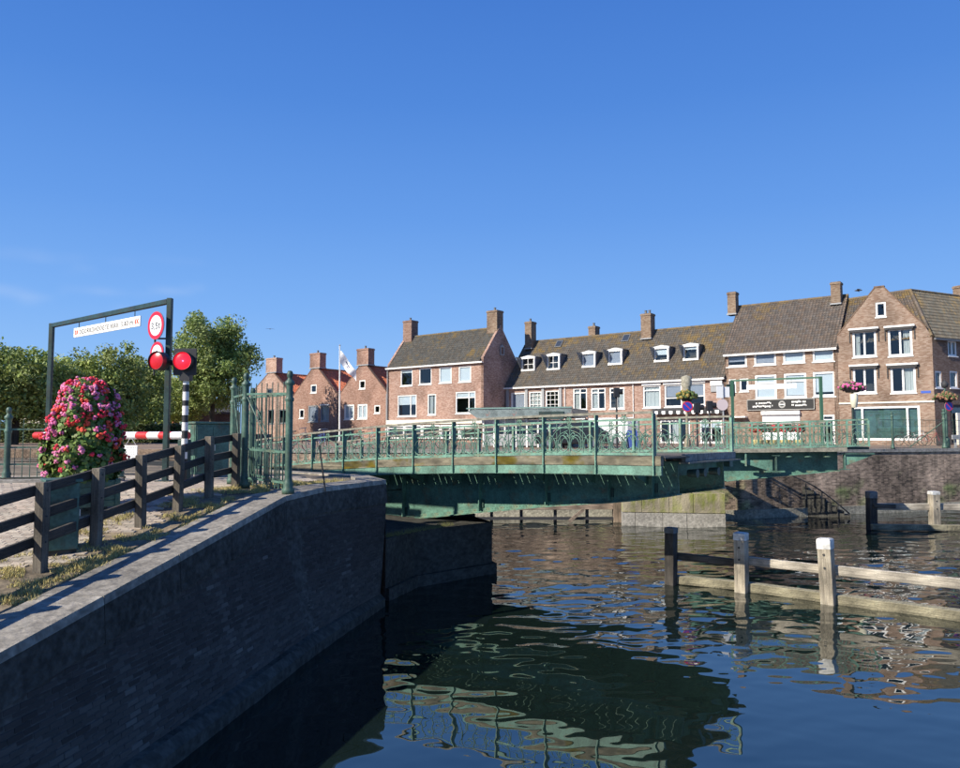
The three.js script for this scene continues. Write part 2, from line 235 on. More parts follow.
{
  // near quay wall: coping beam in slabs, brick face, concrete foot at the waterline
  const w = thing('quay_wall', 'dark shaded brick quay wall with pale concrete coping below the wooden fence', 'quay wall', V(0, 0, 0));
  const topY = (d) => nearY(d) + 0.035, capH = 0.52;
  const slabM = [0.30, 0.325, 0.28].map((t) => std(t * 1.3, t * 1.2, t * 1.05, 0.93, { map: stainTint, bumpMap: stainBump, bumpScale: 0.01 }));
  const P = (line, d, y, dx = 0) => V(along(line, d) + dx, y, -d);
  const hexa = (p) => { const [a, b, c, d, e, f, g, h] = p; return merge([quad(a, b, c, d), quad(h, g, f, e), quad(a, e, f, b), quad(b, f, g, c), quad(c, g, h, d), quad(d, h, e, a)]); };
  const beamM = porous(0.12, 0.115, 0.108, { map: stainTint, bumpMap: stainBump, bumpScale: 0.02 });  // coping concrete again, darkened: the shade of this side face is in the colour
  let i = 0; const cuts = [-1, 1.4, 3.6, 5.6, 7.4, 9.1, 10.8, 12.4, 13.8, 14.7, 16, 17.3, 18.5];
  for (let k = 0; k < cuts.length - 1; k++) { const a = cuts[k] + 0.008, b = cuts[k + 1] - (k === cuts.length - 2 ? 0 : 0.008);
    const solid = (ring) => { const A = ring(a), B = ring(b), q = []; for (let s = 0; s < 4; s++) { const t = (s + 1) % 4; q.push(quad(A[s], A[t], B[t], B[s])); } q.push(quad(A[0], A[1], A[2], A[3]), quad(B[3], B[2], B[1], B[0])); return q; };
    const slab = solid((d) => [P(COPE, d, topY(d) - 0.1, 0.05), P(COPE, d, topY(d), 0.03), P(COPE, d, topY(d), -COPE_W), P(COPE, d, topY(d) - 0.1, -COPE_W)]);
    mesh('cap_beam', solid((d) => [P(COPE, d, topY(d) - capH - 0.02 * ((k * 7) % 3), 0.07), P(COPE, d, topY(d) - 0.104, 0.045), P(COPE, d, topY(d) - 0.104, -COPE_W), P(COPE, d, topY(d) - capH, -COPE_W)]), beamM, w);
    const q = slab;
    mesh('coping_slab', q, slabM[i++ % 3], w); }
  const bodyTop = (d) => topY(d) - capH, face = (d, y) => { const t = Math.min(1, Math.max(0, (bodyTop(d) - y) / (bodyTop(d) - 0.1))); return along(COPE, d) + 0.035 + (along(FOOT, d) - along(COPE, d) - 0.22) * Math.pow(t, 1.25); };
  const back = []; const ds = []; for (let d = -1; d < 18.5; d += 0.65) ds.push(d); ds.push(18.5);
  for (let k = 0; k < ds.length - 1; k++) for (let m = 0; m < 7; m++) { const f = (d, m) => { const y = bodyTop(d) + (-0.6 - bodyTop(d)) * m / 7; return V(face(d, y) + 0.007, y, -d); }; back.push(quad(f(ds[k], m + 1), f(ds[k], m), f(ds[k + 1], m), f(ds[k + 1], m + 1))); }
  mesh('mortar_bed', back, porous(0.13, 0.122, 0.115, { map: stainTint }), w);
  // bricks of the face
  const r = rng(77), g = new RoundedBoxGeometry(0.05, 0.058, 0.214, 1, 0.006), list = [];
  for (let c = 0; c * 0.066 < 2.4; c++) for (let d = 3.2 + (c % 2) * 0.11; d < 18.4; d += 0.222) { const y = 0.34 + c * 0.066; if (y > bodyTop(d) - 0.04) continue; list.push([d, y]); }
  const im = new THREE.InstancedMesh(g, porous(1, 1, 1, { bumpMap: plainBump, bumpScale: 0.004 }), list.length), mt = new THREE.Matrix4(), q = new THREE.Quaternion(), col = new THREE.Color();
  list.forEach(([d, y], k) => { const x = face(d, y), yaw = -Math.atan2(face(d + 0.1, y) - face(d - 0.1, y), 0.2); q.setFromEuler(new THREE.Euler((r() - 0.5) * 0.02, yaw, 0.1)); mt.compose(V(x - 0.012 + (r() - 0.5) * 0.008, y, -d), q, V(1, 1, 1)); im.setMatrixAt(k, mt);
    // lime streaks run down from a few joints
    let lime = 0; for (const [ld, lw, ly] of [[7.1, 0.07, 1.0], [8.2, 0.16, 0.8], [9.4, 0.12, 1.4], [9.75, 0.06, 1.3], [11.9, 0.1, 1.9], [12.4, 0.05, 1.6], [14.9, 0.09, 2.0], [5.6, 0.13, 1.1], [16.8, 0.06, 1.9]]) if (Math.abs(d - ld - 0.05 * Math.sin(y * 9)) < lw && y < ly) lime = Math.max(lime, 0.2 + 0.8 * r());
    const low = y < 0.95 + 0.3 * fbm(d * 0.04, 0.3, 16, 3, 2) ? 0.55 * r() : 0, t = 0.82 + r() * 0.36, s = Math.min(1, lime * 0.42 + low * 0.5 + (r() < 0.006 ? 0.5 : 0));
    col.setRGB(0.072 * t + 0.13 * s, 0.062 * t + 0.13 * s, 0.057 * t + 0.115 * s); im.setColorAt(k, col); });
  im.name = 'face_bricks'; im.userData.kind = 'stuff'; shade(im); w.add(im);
  const foot = []; for (let k = 0; k < ds.length - 1; k++) { const a = ds[k], b = ds[k + 1]; const F = (d, y, o) => V(along(FOOT, d) + o, y, -d); const pr = [[-0.3, 0.34], [-0.16, 0.3], [-0.05, 0.18], [-0.03, -0.6]]; for (let s = 0; s < 3; s++) foot.push(quad(F(a, pr[s + 1][1], pr[s + 1][0]), F(a, pr[s][1], pr[s][0]), F(b, pr[s][1], pr[s][0]), F(b, pr[s + 1][1], pr[s + 1][0]))); }
  mesh('concrete_foot', foot, M.darkConcrete, w);
  // the end of the wall where it turns back under the bridge
  const e = [[18.5, -2.275], [20.6, -3.0], [25, -7.6]];
  const end = []; for (let k = 0; k < 2; k++) { const [d0, x0] = e[k], [d1, x1] = e[k + 1], t0 = topY(18.5); end.push(quad(V(x0, -0.6, -d0), V(x1, -0.6, -d1), V(x1, t0, -d1), V(x0, t0, -d0))); }
  mesh('return_face', end, brick(0.1, 0.08, 0.07), w);
  mesh('return_top', [prismXZ([[-2.275, -18.5], [-3.0, -20.6], [-7.6, -25], [-8.2, -25], [-3.5, -20.5], [-2.93, -18.5]], topY(18.5) - 0.2, topY(18.5) - 0.002)], slabM[0], w);
}
{
  // lower landing wall under the span
  const w = thing('landing_wall', 'low dark concrete landing wall standing in the water under the bridge', 'wall', V(0, 0, 0));
  const y1 = 1.5, A = [-2.34, 19.1], B = [-1.78, 20.85], C = [-0.6, 22.0], D = [0.36, 22.95], Eo = [-0.4, 25], Fo = [-8, 25];
  mesh('wall_face', prismXZ([A, B, C, D, Eo, Fo, [-6, 22]].map(([x, d]) => [x, -d]), -0.6, y1), M.darkConcrete, w);
  mesh('wall_foot', prismXZ([[A[0] + 0.1, A[1] - 0.05], [B[0] + 0.12, B[1] - 0.06], [C[0] + 0.1, C[1] - 0.12], [D[0] + 0.14, D[1] - 0.1], [Eo[0] + 0.16, Eo[1]], Fo, [-6, 22]].map(([x, d]) => [x, -d]), -0.6, 0.3), M.darkConcrete, w);
  const r = rng(5), tufts = []; for (let i = 0; i < 500; i++) { const t = r(), p = V(A[0] + (C[0] - A[0]) * t - 0.1 - r() * 0.3, y1, -(A[1] + (C[1] - A[1]) * t + 0.15)); tufts.push(rod(p, p.clone().add(V((r() - 0.5) * 0.12, 0.04 + r() * 0.1, (r() - 0.5) * 0.12)), 0.006, 0.001, 3)); }
  mesh('ledge_weeds', tufts, std(0.2, 0.2, 0.07, 0.95), w).userData.kind = 'stuff';
}
{
  // the far bank
  const L = [[-400, 38], [-14, 40], [-3, 38.6], [4, 38], [11.5, 37.6], [13, 37.7], [19.4, 39.9], [27.2, 42.6], [60, 54], [400, 120], [400, 420], [-400, 420]];
  const cob = tex(1024, (u, v) => { const a = fbm(u, v, 4, 6, 131), b = fbm(u, v, 90, 2, 137); const t = 0.68 + (a - 0.5) * 0.45 + (b - 0.5) * 0.4; return [t, t * 0.94, t * 0.86]; }, 1 / 5);
  struct(mesh('quay_ground', prismXZ(L.map(([x, d]) => [x, -d]), QUAY - 0.6, QUAY), std(0.6, 0.48, 0.39, 0.95, { map: cob })));
  const w = thing('far_quay_wall', 'weathered red brown brick quay wall across the water below the corner house', 'quay wall', V(0, 0, 0));
  const pts = [[-14, 40], [-3, 38.6], [4, 38], [11.5, 37.6], [13, 37.7], [19.4, 39.9], [27.2, 42.6], [60, 54]];
  const facePts = [], capP = [];
  for (const [x, d] of pts) { facePts.push([x, -(d - 0.06)]); capP.push([x, -(d - 0.12)]); }
  const qmap = tex(1024, (u, v) => { const [fx, fy, c, r] = brickCell(u, v, 32, 96); const id = LT[(c * 71 + r * 193) & 65535], p = fbm(u, v, 4, 5, 143), s = vn(u * 60, v * 3, 60, 149), joint = fx < 0.05 || fy < 0.16; let t = 0.5 + (id - 0.5) * 0.25 + (p - 0.5) * 0.6 + (s - 0.5) * 0.14; const moss = Math.max(0, fbm(u, v, 6, 4, 151) - 0.55) * 2; if (joint) t += 0.1; return [t * (1 - moss * 0.25), t * (0.9 + moss * 0.12), t * (0.8 - moss * 0.3)]; }, 1 / 7.04);
  mesh('brick_face', prismXZ([...facePts, ...pts.map(([x, d]) => [x, -(d + 0.3)]).reverse()], -0.8, QUAY - 0.16), std(0.98, 0.92, 0.86, 0.95, { map: qmap, bumpMap: brickBump, bumpScale: 0.02 }), w);
  mesh('coping', prismXZ([...capP, ...pts.map(([x, d]) => [x, -(d + 0.35)]).reverse()], QUAY - 0.16, QUAY + 0.012), M.concrete, w);
  mesh('plinth', prismXZ([...pts.map(([x, d]) => [x, -(d - 0.2)]), ...pts.map(([x, d]) => [x, -(d - 0.05)]).reverse()], -0.8, 0.42), std(0.42, 0.4, 0.33, 0.95, { map: stainTint, bumpMap: stainBump, bumpScale: 0.02 }), w);
}
{
  // pale stone pier that carries the far leaf
  const w = thing('stone_pier', 'pale stone pier with yellow green moss standing below the bridge end', 'bridge pier', V(0, 0, 0));
  const a = at(622, 525, 34.6), b = at(726, 526, 33.9), moss = tex(512, (u, v) => { const p = fbm(u, v, 3, 5, 161), s = vn(u * 24, v * 2, 24, 167), m = Math.max(0, fbm(u, v, 4, 5, 163) * 0.7 + s * 0.4 - 0.52) * 3.2; const t = 0.72 + (p - 0.5) * 0.5, k = Math.min(1, m); return [t * (1 - k * 0.2), t * (0.97 - k * 0.1), t * (0.88 - k * 0.42)]; }, 1 / 2.6);
  const st = std(0.62, 0.58, 0.5, 0.95, { map: moss, bumpMap: stainBump, bumpScale: 0.02 }), u = b.clone().sub(a).setY(0).normalize(), Lg = b.clone().sub(a).setY(0).length();
  w.position.set(a.x, 0, a.z); w.rotation.y = -Math.atan2(u.z, u.x);
  let x = 0; const wd = [0.9, 1.2, 1.05, 1.4]; for (let i = 0; x < Lg - 0.01; i++) { const x1 = Math.min(Lg, x + wd[i % 4]); mesh('stone', rb(x + 0.006, x1 - 0.006, 0.62, 1.5, -2.4, -0.02 + (i % 2) * 0.012, 0.02), st, w); mesh('stone', rb(x - (i ? 0.3 : 0) + 0.006, x1 - (x1 < Lg ? 0.3 : 0) - 0.006, -0.6, 0.6, -2.4, 0.05 + (i % 3) * 0.01, 0.02), M.concrete, w); x = x1; }
}

// ---------------------------------------------------------------- on the near quay
function onRamp(px, py) {                          // where a pixel meets the near quay
  const b = ray(px, py)[1]; let d = -1.115 / b; if (d < 15.4) d = 3.10 / (0.129 - b); return at(px, py, d);
}
const postWood = [0.12, 0.15, 0.1].map((t) => std(t * 1.5, t * 1.36, t * 1.16, 0.95, { map: woodTint, bumpMap: woodTint, bumpScale: 0.006 }));
const railWood = [0.045, 0.036, 0.055].map((t) => std(t * 1.5, t * 1.4, t * 1.25, 0.9, { map: woodTintLong, bumpMap: woodTintLong, bumpScale: 0.006 }));
{
  const f = thing('wooden_fence', 'weathered dark wooden post and rail fence climbing the quay to the green gate', 'fence', V(0, 0, 0));
  const posts = []; const X0 = -5.8, D0 = 10.16, X1 = -5.1, D1 = 15.95;
  for (let k = -3; k <= 5; k++) { const t = k / 5; posts.push([X0 + (X1 - X0) * t, D0 + (D1 - D0) * t]); }
  const hs = 1.15; const pw = 0.135;
  posts.forEach(([X, d], k) => {
    const g = rb(-pw / 2, pw / 2, -0.1, hs + (k % 2) * 0.015, -pw / 2, pw / 2, 0.012), m = mesh('post', g, postWood[k % 3], f);
    m.position.set(X, nearY(d), -d); m.rotation.set((k % 3 - 1) * 0.012, -0.155, (k % 2 - 0.5) * 0.02);
    for (const h of [1.055, 0.715, 0.38]) { const b = mesh('bolt', rod(V(pw / 2 - 0.01, h, 0), V(pw / 2 + 0.008, h, 0), 0.014, 0.014, 8), M.darkSteel, m); b.position.y = 0; }
  });
  for (let k = 0; k < posts.length - 1; k++) [1.055, 0.715, 0.38].forEach((h, j) => {
    const [xa, da] = posts[k], [xb, db] = posts[k + 1], off = -0.105;
    const a = V(xa + off, nearY(da) + h, -da), b = V(xb + off, nearY(db) + h, -db); const e = b.clone().sub(a).normalize().multiplyScalar(k % 2 ? 0.06 : -0.004);
    mesh('rail', bar(a.clone().sub(e), b.clone().add(e), 0.055 + (k % 2) * 0.004, 0.128 + ((k + j) % 3) * 0.005, 0.008), railWood[(k + j) % 3], f);
  });
}
// green iron gate: fluted posts with ball finials, pickets
const postProfile = (h) => [[0, 0], [0.15, 0], [0.15, 0.1], [0.115, 0.14], [0.13, 0.2], [0.1, 0.26], [0.088, 0.34], [0.088, h - 0.62], [0.11, h - 0.6], [0.11, h - 0.55], [0.082, h - 0.52], [0.082, h - 0.3], [0.115, h - 0.28], [0.12, h - 0.23], [0.07, h - 0.19], [0.05, h - 0.15], [0.075, h - 0.12], [0.078, h - 0.06], [0.05, h - 0.01], [0, h]].map(([x, y]) => [x * 0.8, y]);
{
  const spots = [[288, 492, 2.44], [244, 488, 2.44], [232, 484, 2.44], [251, 484, 2.2]].map(([px, py, h]) => { const d = 1.115 / -ray(px, py)[1]; const p = at(px, py, d); p.y = nearY(d); return [p, h]; });
  const g = thing('iron_gate', 'green painted iron gate with ball topped posts at the bridge end', 'gate', spots[0][0]);
  const L = (p) => p.clone().sub(spots[0][0]);
  for (const [p, h] of spots) { const m = mesh('gate_post', lathe(postProfile(h), 0, 0, 0, 18), M.post, g); m.position.copy(L(p)); }
  const panel = (a, b, n, lowN, tall) => {
    a = L(a); b = L(b); const at_ = (t, y) => a.clone().lerp(b, t).add(V(0, y, 0));
    for (const y of [0.22, 0.82, 1.98]) mesh('rail', bar(at_(0, y), at_(1, y), 0.035, 0.045), M.post, g);
    for (let i = 1; i < n; i++) mesh('picket', rod(at_(i / n, 0.12), at_(i / n, tall + (i % 2) * 0.02), 0.014, 0.01, 6), M.post, g);
    for (let i = 0; i < lowN; i++) mesh('short_picket', rod(at_((i + 0.5) / lowN, 0.08), at_((i + 0.5) / lowN, 0.86), 0.012, 0.008, 6), M.post, g);
    mesh('brace', rod(at_(0.02, 1.95), at_(0.62, 0.84), 0.014, 0.014, 6), M.post, g);
  };
  panel(spots[1][0], spots[0][0], 8, 12, 2.2); panel(spots[2][0], spots[1][0], 7, 11, 2.2); panel(spots[3][0], spots[0][0].clone().add(V(-0.12, 0, -0.35)), 10, 14, 2.0);
  mesh('latch', [rod(L(spots[0][0]).add(V(0.55, 0, -0.9)), L(spots[0][0]).add(V(0.42, 0.95, -0.85)), 0.018, 0.018, 6)], M.darkSteel, g);
}
{
  // railing over the side branch of the canal
  const p = at(6, 482, 18.1); p.y = nearY(18.1);
  const g = thing('green_railing', 'green railing with one ball topped post beside the flower tower', 'railing', p);
  mesh('railing_post', lathe(postProfile(1.78), 0, 0, 0, 16), M.post, g);
  const a = V(-5, 0, 1.2), b = V(2.4, 0, -0.6), P = (t, y) => a.clone().lerp(b, t).add(V(0, y, 0));
  for (const y of [0.1, 0.42, 0.82, 1.25]) mesh('rail', bar(P(0, y), P(1, y), 0.03, 0.04), M.post, g);
  for (let i = 0; i < 46; i++) mesh('picket', rod(P(i / 46, 0.05), P(i / 46, i % 3 === 0 ? 1.5 : 0.84), 0.01, 0.008, 6), M.post, g);
  mesh('end_post', lathe(postProfile(1.4), 2.4, 0, -0.6, 12), M.post, g);
  const k = thing('kerb_beam', 'long low concrete kerb under the green railing', 'kerb', V(p.x, p.y, p.z));
  mesh('beam', bar(V(-5.2, 0.0, 1.5), V(2.6, 0.0, -0.35), 0.34, 0.16, 0.02), M.concrete, k); mesh('edge_strip', bar(V(-5.2, 0.09, 1.36), V(2.6, 0.09, -0.49), 0.06, 0.04), M.darkConcrete, k);
}
{
  // flower tower in its green box
  const d = 13.5, p = at(83, 500, d); p.y = nearY(d);
  const g = thing('flower_tower', 'tall cone of pink and red geraniums growing from a green wooden box', 'planter', p, 0.62);
  const W = 0.47, top = 0.62, greenBox = std(0.085, 0.19, 0.15, 0.5, { map: paintTint }), lightBox = greenBox;
  for (let s = 0; s < 4; s++) for (let k = 0; k < 4; k++) { const m = mesh('board', rb(-W + 0.02, W - 0.02, 0.12 + k * 0.115, 0.12 + (k + 1) * 0.115 - 0.006, W - 0.04, W, 0.006), greenBox, g); m.rotation.y = s * Math.PI / 2; }
  for (const [x, z] of [[-1, -1], [1, -1], [1, 1], [-1, 1]]) mesh('corner_post', rb(x * W - 0.04, x * W + 0.04, 0, top - 0.02, z * W - 0.04, z * W + 0.04, 0.01), lightBox, g);
  mesh('soil', bx(-W + 0.05, W - 0.05, top - 0.12, top - 0.06, -W + 0.05, W - 0.05), std(0.04, 0.03, 0.02, 1), g);
  const r = rng(41), leaf = [], bloom = [], H = 1.78;
  const rad = (t) => (t < 0.12 ? 0.5 + t * 1.1 : 0.63 - 0.34 * Math.pow((t - 0.12) / 0.88, 1.5)) * (t > 0.9 ? Math.sqrt(Math.max(0, 1 - Math.pow((t - 0.9) / 0.11, 2))) : 1);
  const lg = new THREE.CircleGeometry(1, 6); lg.deleteAttribute('uv'); const q = new THREE.Quaternion(), mt = new THREE.Matrix4();
  const put = (src, p, n, s, c, list) => { q.setFromUnitVectors(V(0, 0, 1), n); mt.compose(p, q, s); const k = src.clone().applyMatrix4(mt); paint(k.index ? k : k, ...c); list.push(k.index ? k.toNonIndexed() : k); };
  for (let i = 0; i < 8000; i++) { const t = r(), a = r() * 6.283, bump = 1 + 0.34 * noise.noise(Math.cos(a) * 2.4, t * 5, Math.sin(a) * 2.4), R = rad(t) * bump * (0.72 + 0.33 * Math.pow(r(), 0.6)); const pp = V(Math.cos(a) * R, top - 0.06 + t * H, Math.sin(a) * R); const n = V(Math.cos(a) + (r() - 0.5) * 1.6, 0.5 + (r() - 0.5) * 1.8, Math.sin(a) + (r() - 0.5) * 1.6).normalize(); const s = 0.026 + r() * 0.022, v = 0.65 + r() * 0.8; put(lg, pp, n, V(s, s, s), [0.085 * v + 0.05 * r(), 0.17 * v, 0.03 * v], leaf); }
  const fol = mesh('foliage', merge(leaf), std(1, 1, 1, 0.6, { vertexColors: true, side: THREE.DoubleSide }), g); fol.userData.kind = 'stuff';
  const ico = new THREE.IcosahedronGeometry(1, 0); ico.deleteAttribute('uv');
  for (let i = 0; i < 340; i++) { const t = Math.pow(r(), 0.55) * 0.97 + 0.03, a = r() * 6.283, bump = 1 + 0.34 * noise.noise(Math.cos(a) * 2.4, t * 5, Math.sin(a) * 2.4), R = rad(t) * bump * (0.98 + 0.16 * r()); const c0 = V(Math.cos(a) * R, top - 0.06 + t * H, Math.sin(a) * R); const k = r(), col = k < 0.38 ? [0.85, 0.2, 0.4] : k < 0.58 ? [0.86, 0.28, 0.46] : k < 0.84 ? [0.74, 0.03, 0.07] : [0.8, 0.1, 0.05], big = 0.55 + r() * 0.75;
    for (let j = 0; j < 10; j++) { const o = V(r() - 0.5, r() - 0.5, r() - 0.5).normalize().multiplyScalar((0.03 + r() * 0.026) * big), v = 0.75 + r() * 0.4, s = (0.018 + r() * 0.014) * (0.6 + big * 0.4); put(ico, c0.clone().add(o), o.clone().normalize(), V(s, s, s * 0.7), col.map((x) => Math.min(0.95, x * v)), bloom); } }
  mesh('blossoms', merge(bloom), std(1, 1, 1, 0.7, { vertexColors: true }), g).userData.kind = 'stuff';
}
{
  const p = onRamp(59, 551), g = thing('street_cabinet', 'upright dark green utility cabinet just behind the wooden fence', 'cabinet', p.setY(nearY(-p.z)), 0.62);
  const gm = std(0.085, 0.19, 0.15, 0.5, { map: paintTint }), lg = gm;
  mesh('body', rb(-0.2, 0.2, 0.04, 0.99, -0.26, 0.26, 0.012), gm, g); mesh('base', bx(-0.19, 0.19, -0.08, 0.038, -0.24, 0.24), M.darkConcrete, g); mesh('lid', rb(-0.24, 0.24, 0.993, 1.04, -0.3, 0.3, 0.012), lg, g);
  mesh('corner_strip', rb(0.165, 0.215, 0.04, 0.985, -0.285, -0.235, 0.008), lg, g); mesh('corner_strip', rb(-0.215, -0.165, 0.04, 0.985, 0.235, 0.275, 0.008), lg, g);
  mesh('door', rb(0.202, 0.215, 0.1, 0.93, -0.2, 0.22, 0.005), gm, g); mesh('door_handle', rb(0.216, 0.235, 0.5, 0.6, 0.15, 0.18, 0.004), M.steel, g);
}
// height gauge over the road
const GR = at(165, 481, 18.5).setY(nearY(18.5)), GL = at(49, 400, 22.7).setY(nearY(22.7));
{
  const g = thing('height_gantry', 'tall dark green steel height gantry spanning the road behind the flower tower', 'gantry', GR), e = GL.clone().sub(GR), h = 4.47, e1 = e.clone().normalize();
  mesh('post', bar(V(0, 0, 0), V(0, h, 0), 0.125, 0.125, 0.012), M.gantry, g); mesh('post', bar(e.clone(), e.clone().add(V(0, h - 0.003, 0)), 0.125, 0.125, 0.012), M.gantry, g);
  mesh('cross_beam', bar(V(0, h - 0.075, 0).addScaledVector(e1, 0.076), e.clone().add(V(0, h - 0.075, 0)).addScaledVector(e1, -0.076), 0.115, 0.12, 0.01), M.gantry, g);
  for (const p of [V(0, 0, 0), e.clone()]) mesh('base_plate', rb(p.x - 0.18, p.x + 0.18, 0, 0.025, p.z - 0.18, p.z + 0.18, 0.005), M.gantry, g);
  mesh('sign_bracket', [bar(V(-0.03, h - 1.0, 0), V(-0.36, h - 1.0, 0.02), 0.04, 0.04), rod(V(-0.34, h - 1.9, 0), V(-0.34, h - 0.6, 0), 0.025)], M.black, g);
}
function canvasTex(w, h, draw) { const c = document.createElement('canvas'); c.width = w; c.height = h; const x = c.getContext('2d'); draw(x, w, h); const t = new THREE.CanvasTexture(c); t.colorSpace = THREE.SRGBColorSpace; return t; }
function panelUV(w, h, mat) { return mat; }
function face(name, w, h, mat, parent, z) { const m = mesh(name, new THREE.PlaneGeometry(w, h), mat, parent); m.position.z = z; return m; }
function heightSign(label, a, b, hgt, group) {       // a board hung on hooks between two points of its top edge
  const mid = a.clone().add(b).multiplyScalar(0.5), e = b.clone().sub(a), L = e.length(), g = thing('height_sign', label, 'sign', mid.clone(), -Math.atan2(e.z, e.x), group);
  mesh('board', rb(-L / 2, L / 2, -hgt - 0.14, -0.14, -0.012, 0.012, 0.004), M.signWhite, g);
  const t = canvasTex(1280, 128, (x, w, h) => { x.fillStyle = '#f3f1ea'; x.fillRect(0, 0, w, h); x.strokeStyle = '#d8411a'; x.lineWidth = 20; const chev = (cx, s) => { x.beginPath(); x.moveTo(cx - 11 * s, 30); x.lineTo(cx + 11 * s, 64); x.lineTo(cx - 11 * s, 98); x.stroke(); }; chev(38, 1); chev(72, 1); chev(1242, -1); chev(1206, -1); x.fillStyle = '#241812'; x.font = 'bold 94px sans-serif'; x.textAlign = 'center'; x.textBaseline = 'middle'; x.fillText('DOORRIJHOOGTE MAX. 3.40 m', 640, 66, 1050); });
  const f = face('lettering', L - 0.02, hgt - 0.02, new THREE.MeshStandardMaterial({ map: t, roughness: 0.45 }), g, 0.0145); f.position.y = -0.14 - hgt / 2;
  for (const k of [-0.42, 0, 0.42]) mesh('hook', rod(V(k * L, -0.15, 0), V(k * L, 0.0, 0), 0.012, 0.012, 6), M.black, g);
  return g;
}
{
  const e = GR.clone().sub(GL), y = GL.y + 4.47 - 0.151, A = GL.clone().addScaledVector(e, 0.225).setY(y), B = GL.clone().addScaledVector(e, 0.79).setY(y);
  heightSign('long white hanging sign reading maximum headroom with orange chevrons under the tall gantry', A, B, 0.27);
}
function roundSign(label, p, r, turn, draw, group) {
  const g = thing('round_sign', label, 'traffic sign', p, turn, group);
  const disc = uvm(new THREE.CylinderGeometry(r, r, 0.02, 36)).rotateX(Math.PI / 2); mesh('plate', disc, M.grey, g);
  const t = canvasTex(256, 256, draw); const c = new THREE.CircleGeometry(r * 0.99, 40); const f = mesh('sign_face', c, new THREE.MeshStandardMaterial({ map: t, roughness: 0.35 }), g); f.position.z = 0.0125;
  mesh('clamp', [bx(-0.05, 0.05, -0.03, 0.03, -0.06, -0.01)], M.grey, g); return g;
}
const ring = (x, txt, fs) => { x.fillStyle = '#f4f4f2'; x.fillRect(0, 0, 256, 256); x.fillStyle = '#c8203a'; x.beginPath(); x.arc(128, 128, 128, 0, 7); x.fill(); x.fillStyle = '#f6f6f4'; x.beginPath(); x.arc(128, 128, 94, 0, 7); x.fill(); x.fillStyle = '#1a1a1a'; x.font = `bold ${fs}px sans-serif`; x.textAlign = 'center'; x.textBaseline = 'middle'; x.fillText(txt, 128, 132); };
{
  const y = GR.y + 4.47, p1 = at(156, 325.5, 18.38), p2 = at(157, 353.5, 18.38);
  roundSign('round red ringed weight limit sign marked 3,5 t on the gantry post', p1, 0.345, -0.62, (x) => ring(x, '3,5t', 84));
  roundSign('round red ringed sign half hidden behind the unlit looking bridge signal lamp', p2, 0.29, -0.62, (x) => { ring(x, '', 10); x.lineWidth = 16; x.strokeStyle = '#1a1a1a'; x.beginPath(); x.arc(128, 140, 34, Math.PI, 0); x.lineTo(162, 190); x.moveTo(94, 140); x.lineTo(94, 190); x.stroke(); });
}
{
  // bridge signal: two red lamps on a striped pole
  const p = at(183.5, 481, 18.2).setY(nearY(18.2)), g = thing('bridge_signal', 'black and white striped pole carrying two round red signal lamps', 'traffic light', p);
  let y = 0; const bands = [[0.55, 1], [0.16, 0], [0.12, 1], [0.2, 0], [0.19, 1], [0.2, 0], [0.17, 1], [0.22, 0], [0.13, 1], [0.21, 0], [0.17, 1], [0.1, 0], [0.4, 1]];
  const bl = std(0.02, 0.02, 0.022, 0.5), wh = std(0.7, 0.7, 0.68, 0.5);
  for (const [hh, k] of bands) { const m = mesh('pole_band', rod(V(0, y, 0), V(0, y + hh - 0.0005, 0), 0.072, 0.072, 18), k ? bl : wh, g); y += hh; }
  const lampY = 2.87, lamp = (x, z, turn, on, plateW) => {
    const h = new THREE.Group(); h.name = 'lamp_head'; h.position.set(x, lampY, z); h.rotation.y = turn; h.scale.setScalar(0.92); g.add(h);
    if (plateW) mesh('backing_board', rb(-plateW, plateW, -0.36, 0.34, -0.13, -0.1, 0.02), bl, h);
    const hood = new THREE.LatheGeometry([[0.225, 0], [0.245, 0.0], [0.245, 0.26], [0.225, 0.26], [0.225, 0]].map(([a, b]) => new THREE.Vector2(a, b)), 32); hood.rotateX(Math.PI / 2); hood.translate(0, 0, -0.16);
    mesh('hood', [uvm(hood), uvm(new THREE.CylinderGeometry(0.235, 0.18, 0.16, 28).rotateX(Math.PI / 2)).translate(0, 0, -0.17)], bl, h);
    const lens = new THREE.SphereGeometry(0.62, 28, 8, 0, 6.283, 0, 0.367); lens.rotateX(Math.PI / 2); lens.translate(0, 0, -0.52);
    const lm = new THREE.MeshPhysicalMaterial({ color: new THREE.Color().setRGB(0.5, 0.012, 0.02), roughness: 0.25, emissive: new THREE.Color().setRGB(1, 0.02, 0.05), emissiveIntensity: on });
    mesh('red_lens', lens, lm, h);
  };
  lamp(0, 0.2, 0.0, 0.5, 0.3); lamp(-0.6, 0.2, -0.3, 0.08, 0);
  const L1 = new THREE.PointLight(new THREE.Color(1, 0.03, 0.06), 0.6, 6); L1.position.set(0, lampY, 0.36); L1.castShadow = true; g.add(L1);
  mesh('bracket', [bar(V(-0.55, lampY - 0.02, -0.02), V(0.02, lampY - 0.02, -0.02), 0.1, 0.12), bx(-0.12, 0.12, lampY - 0.46, lampY - 0.3, -0.1, 0.12)], bl, g);
}
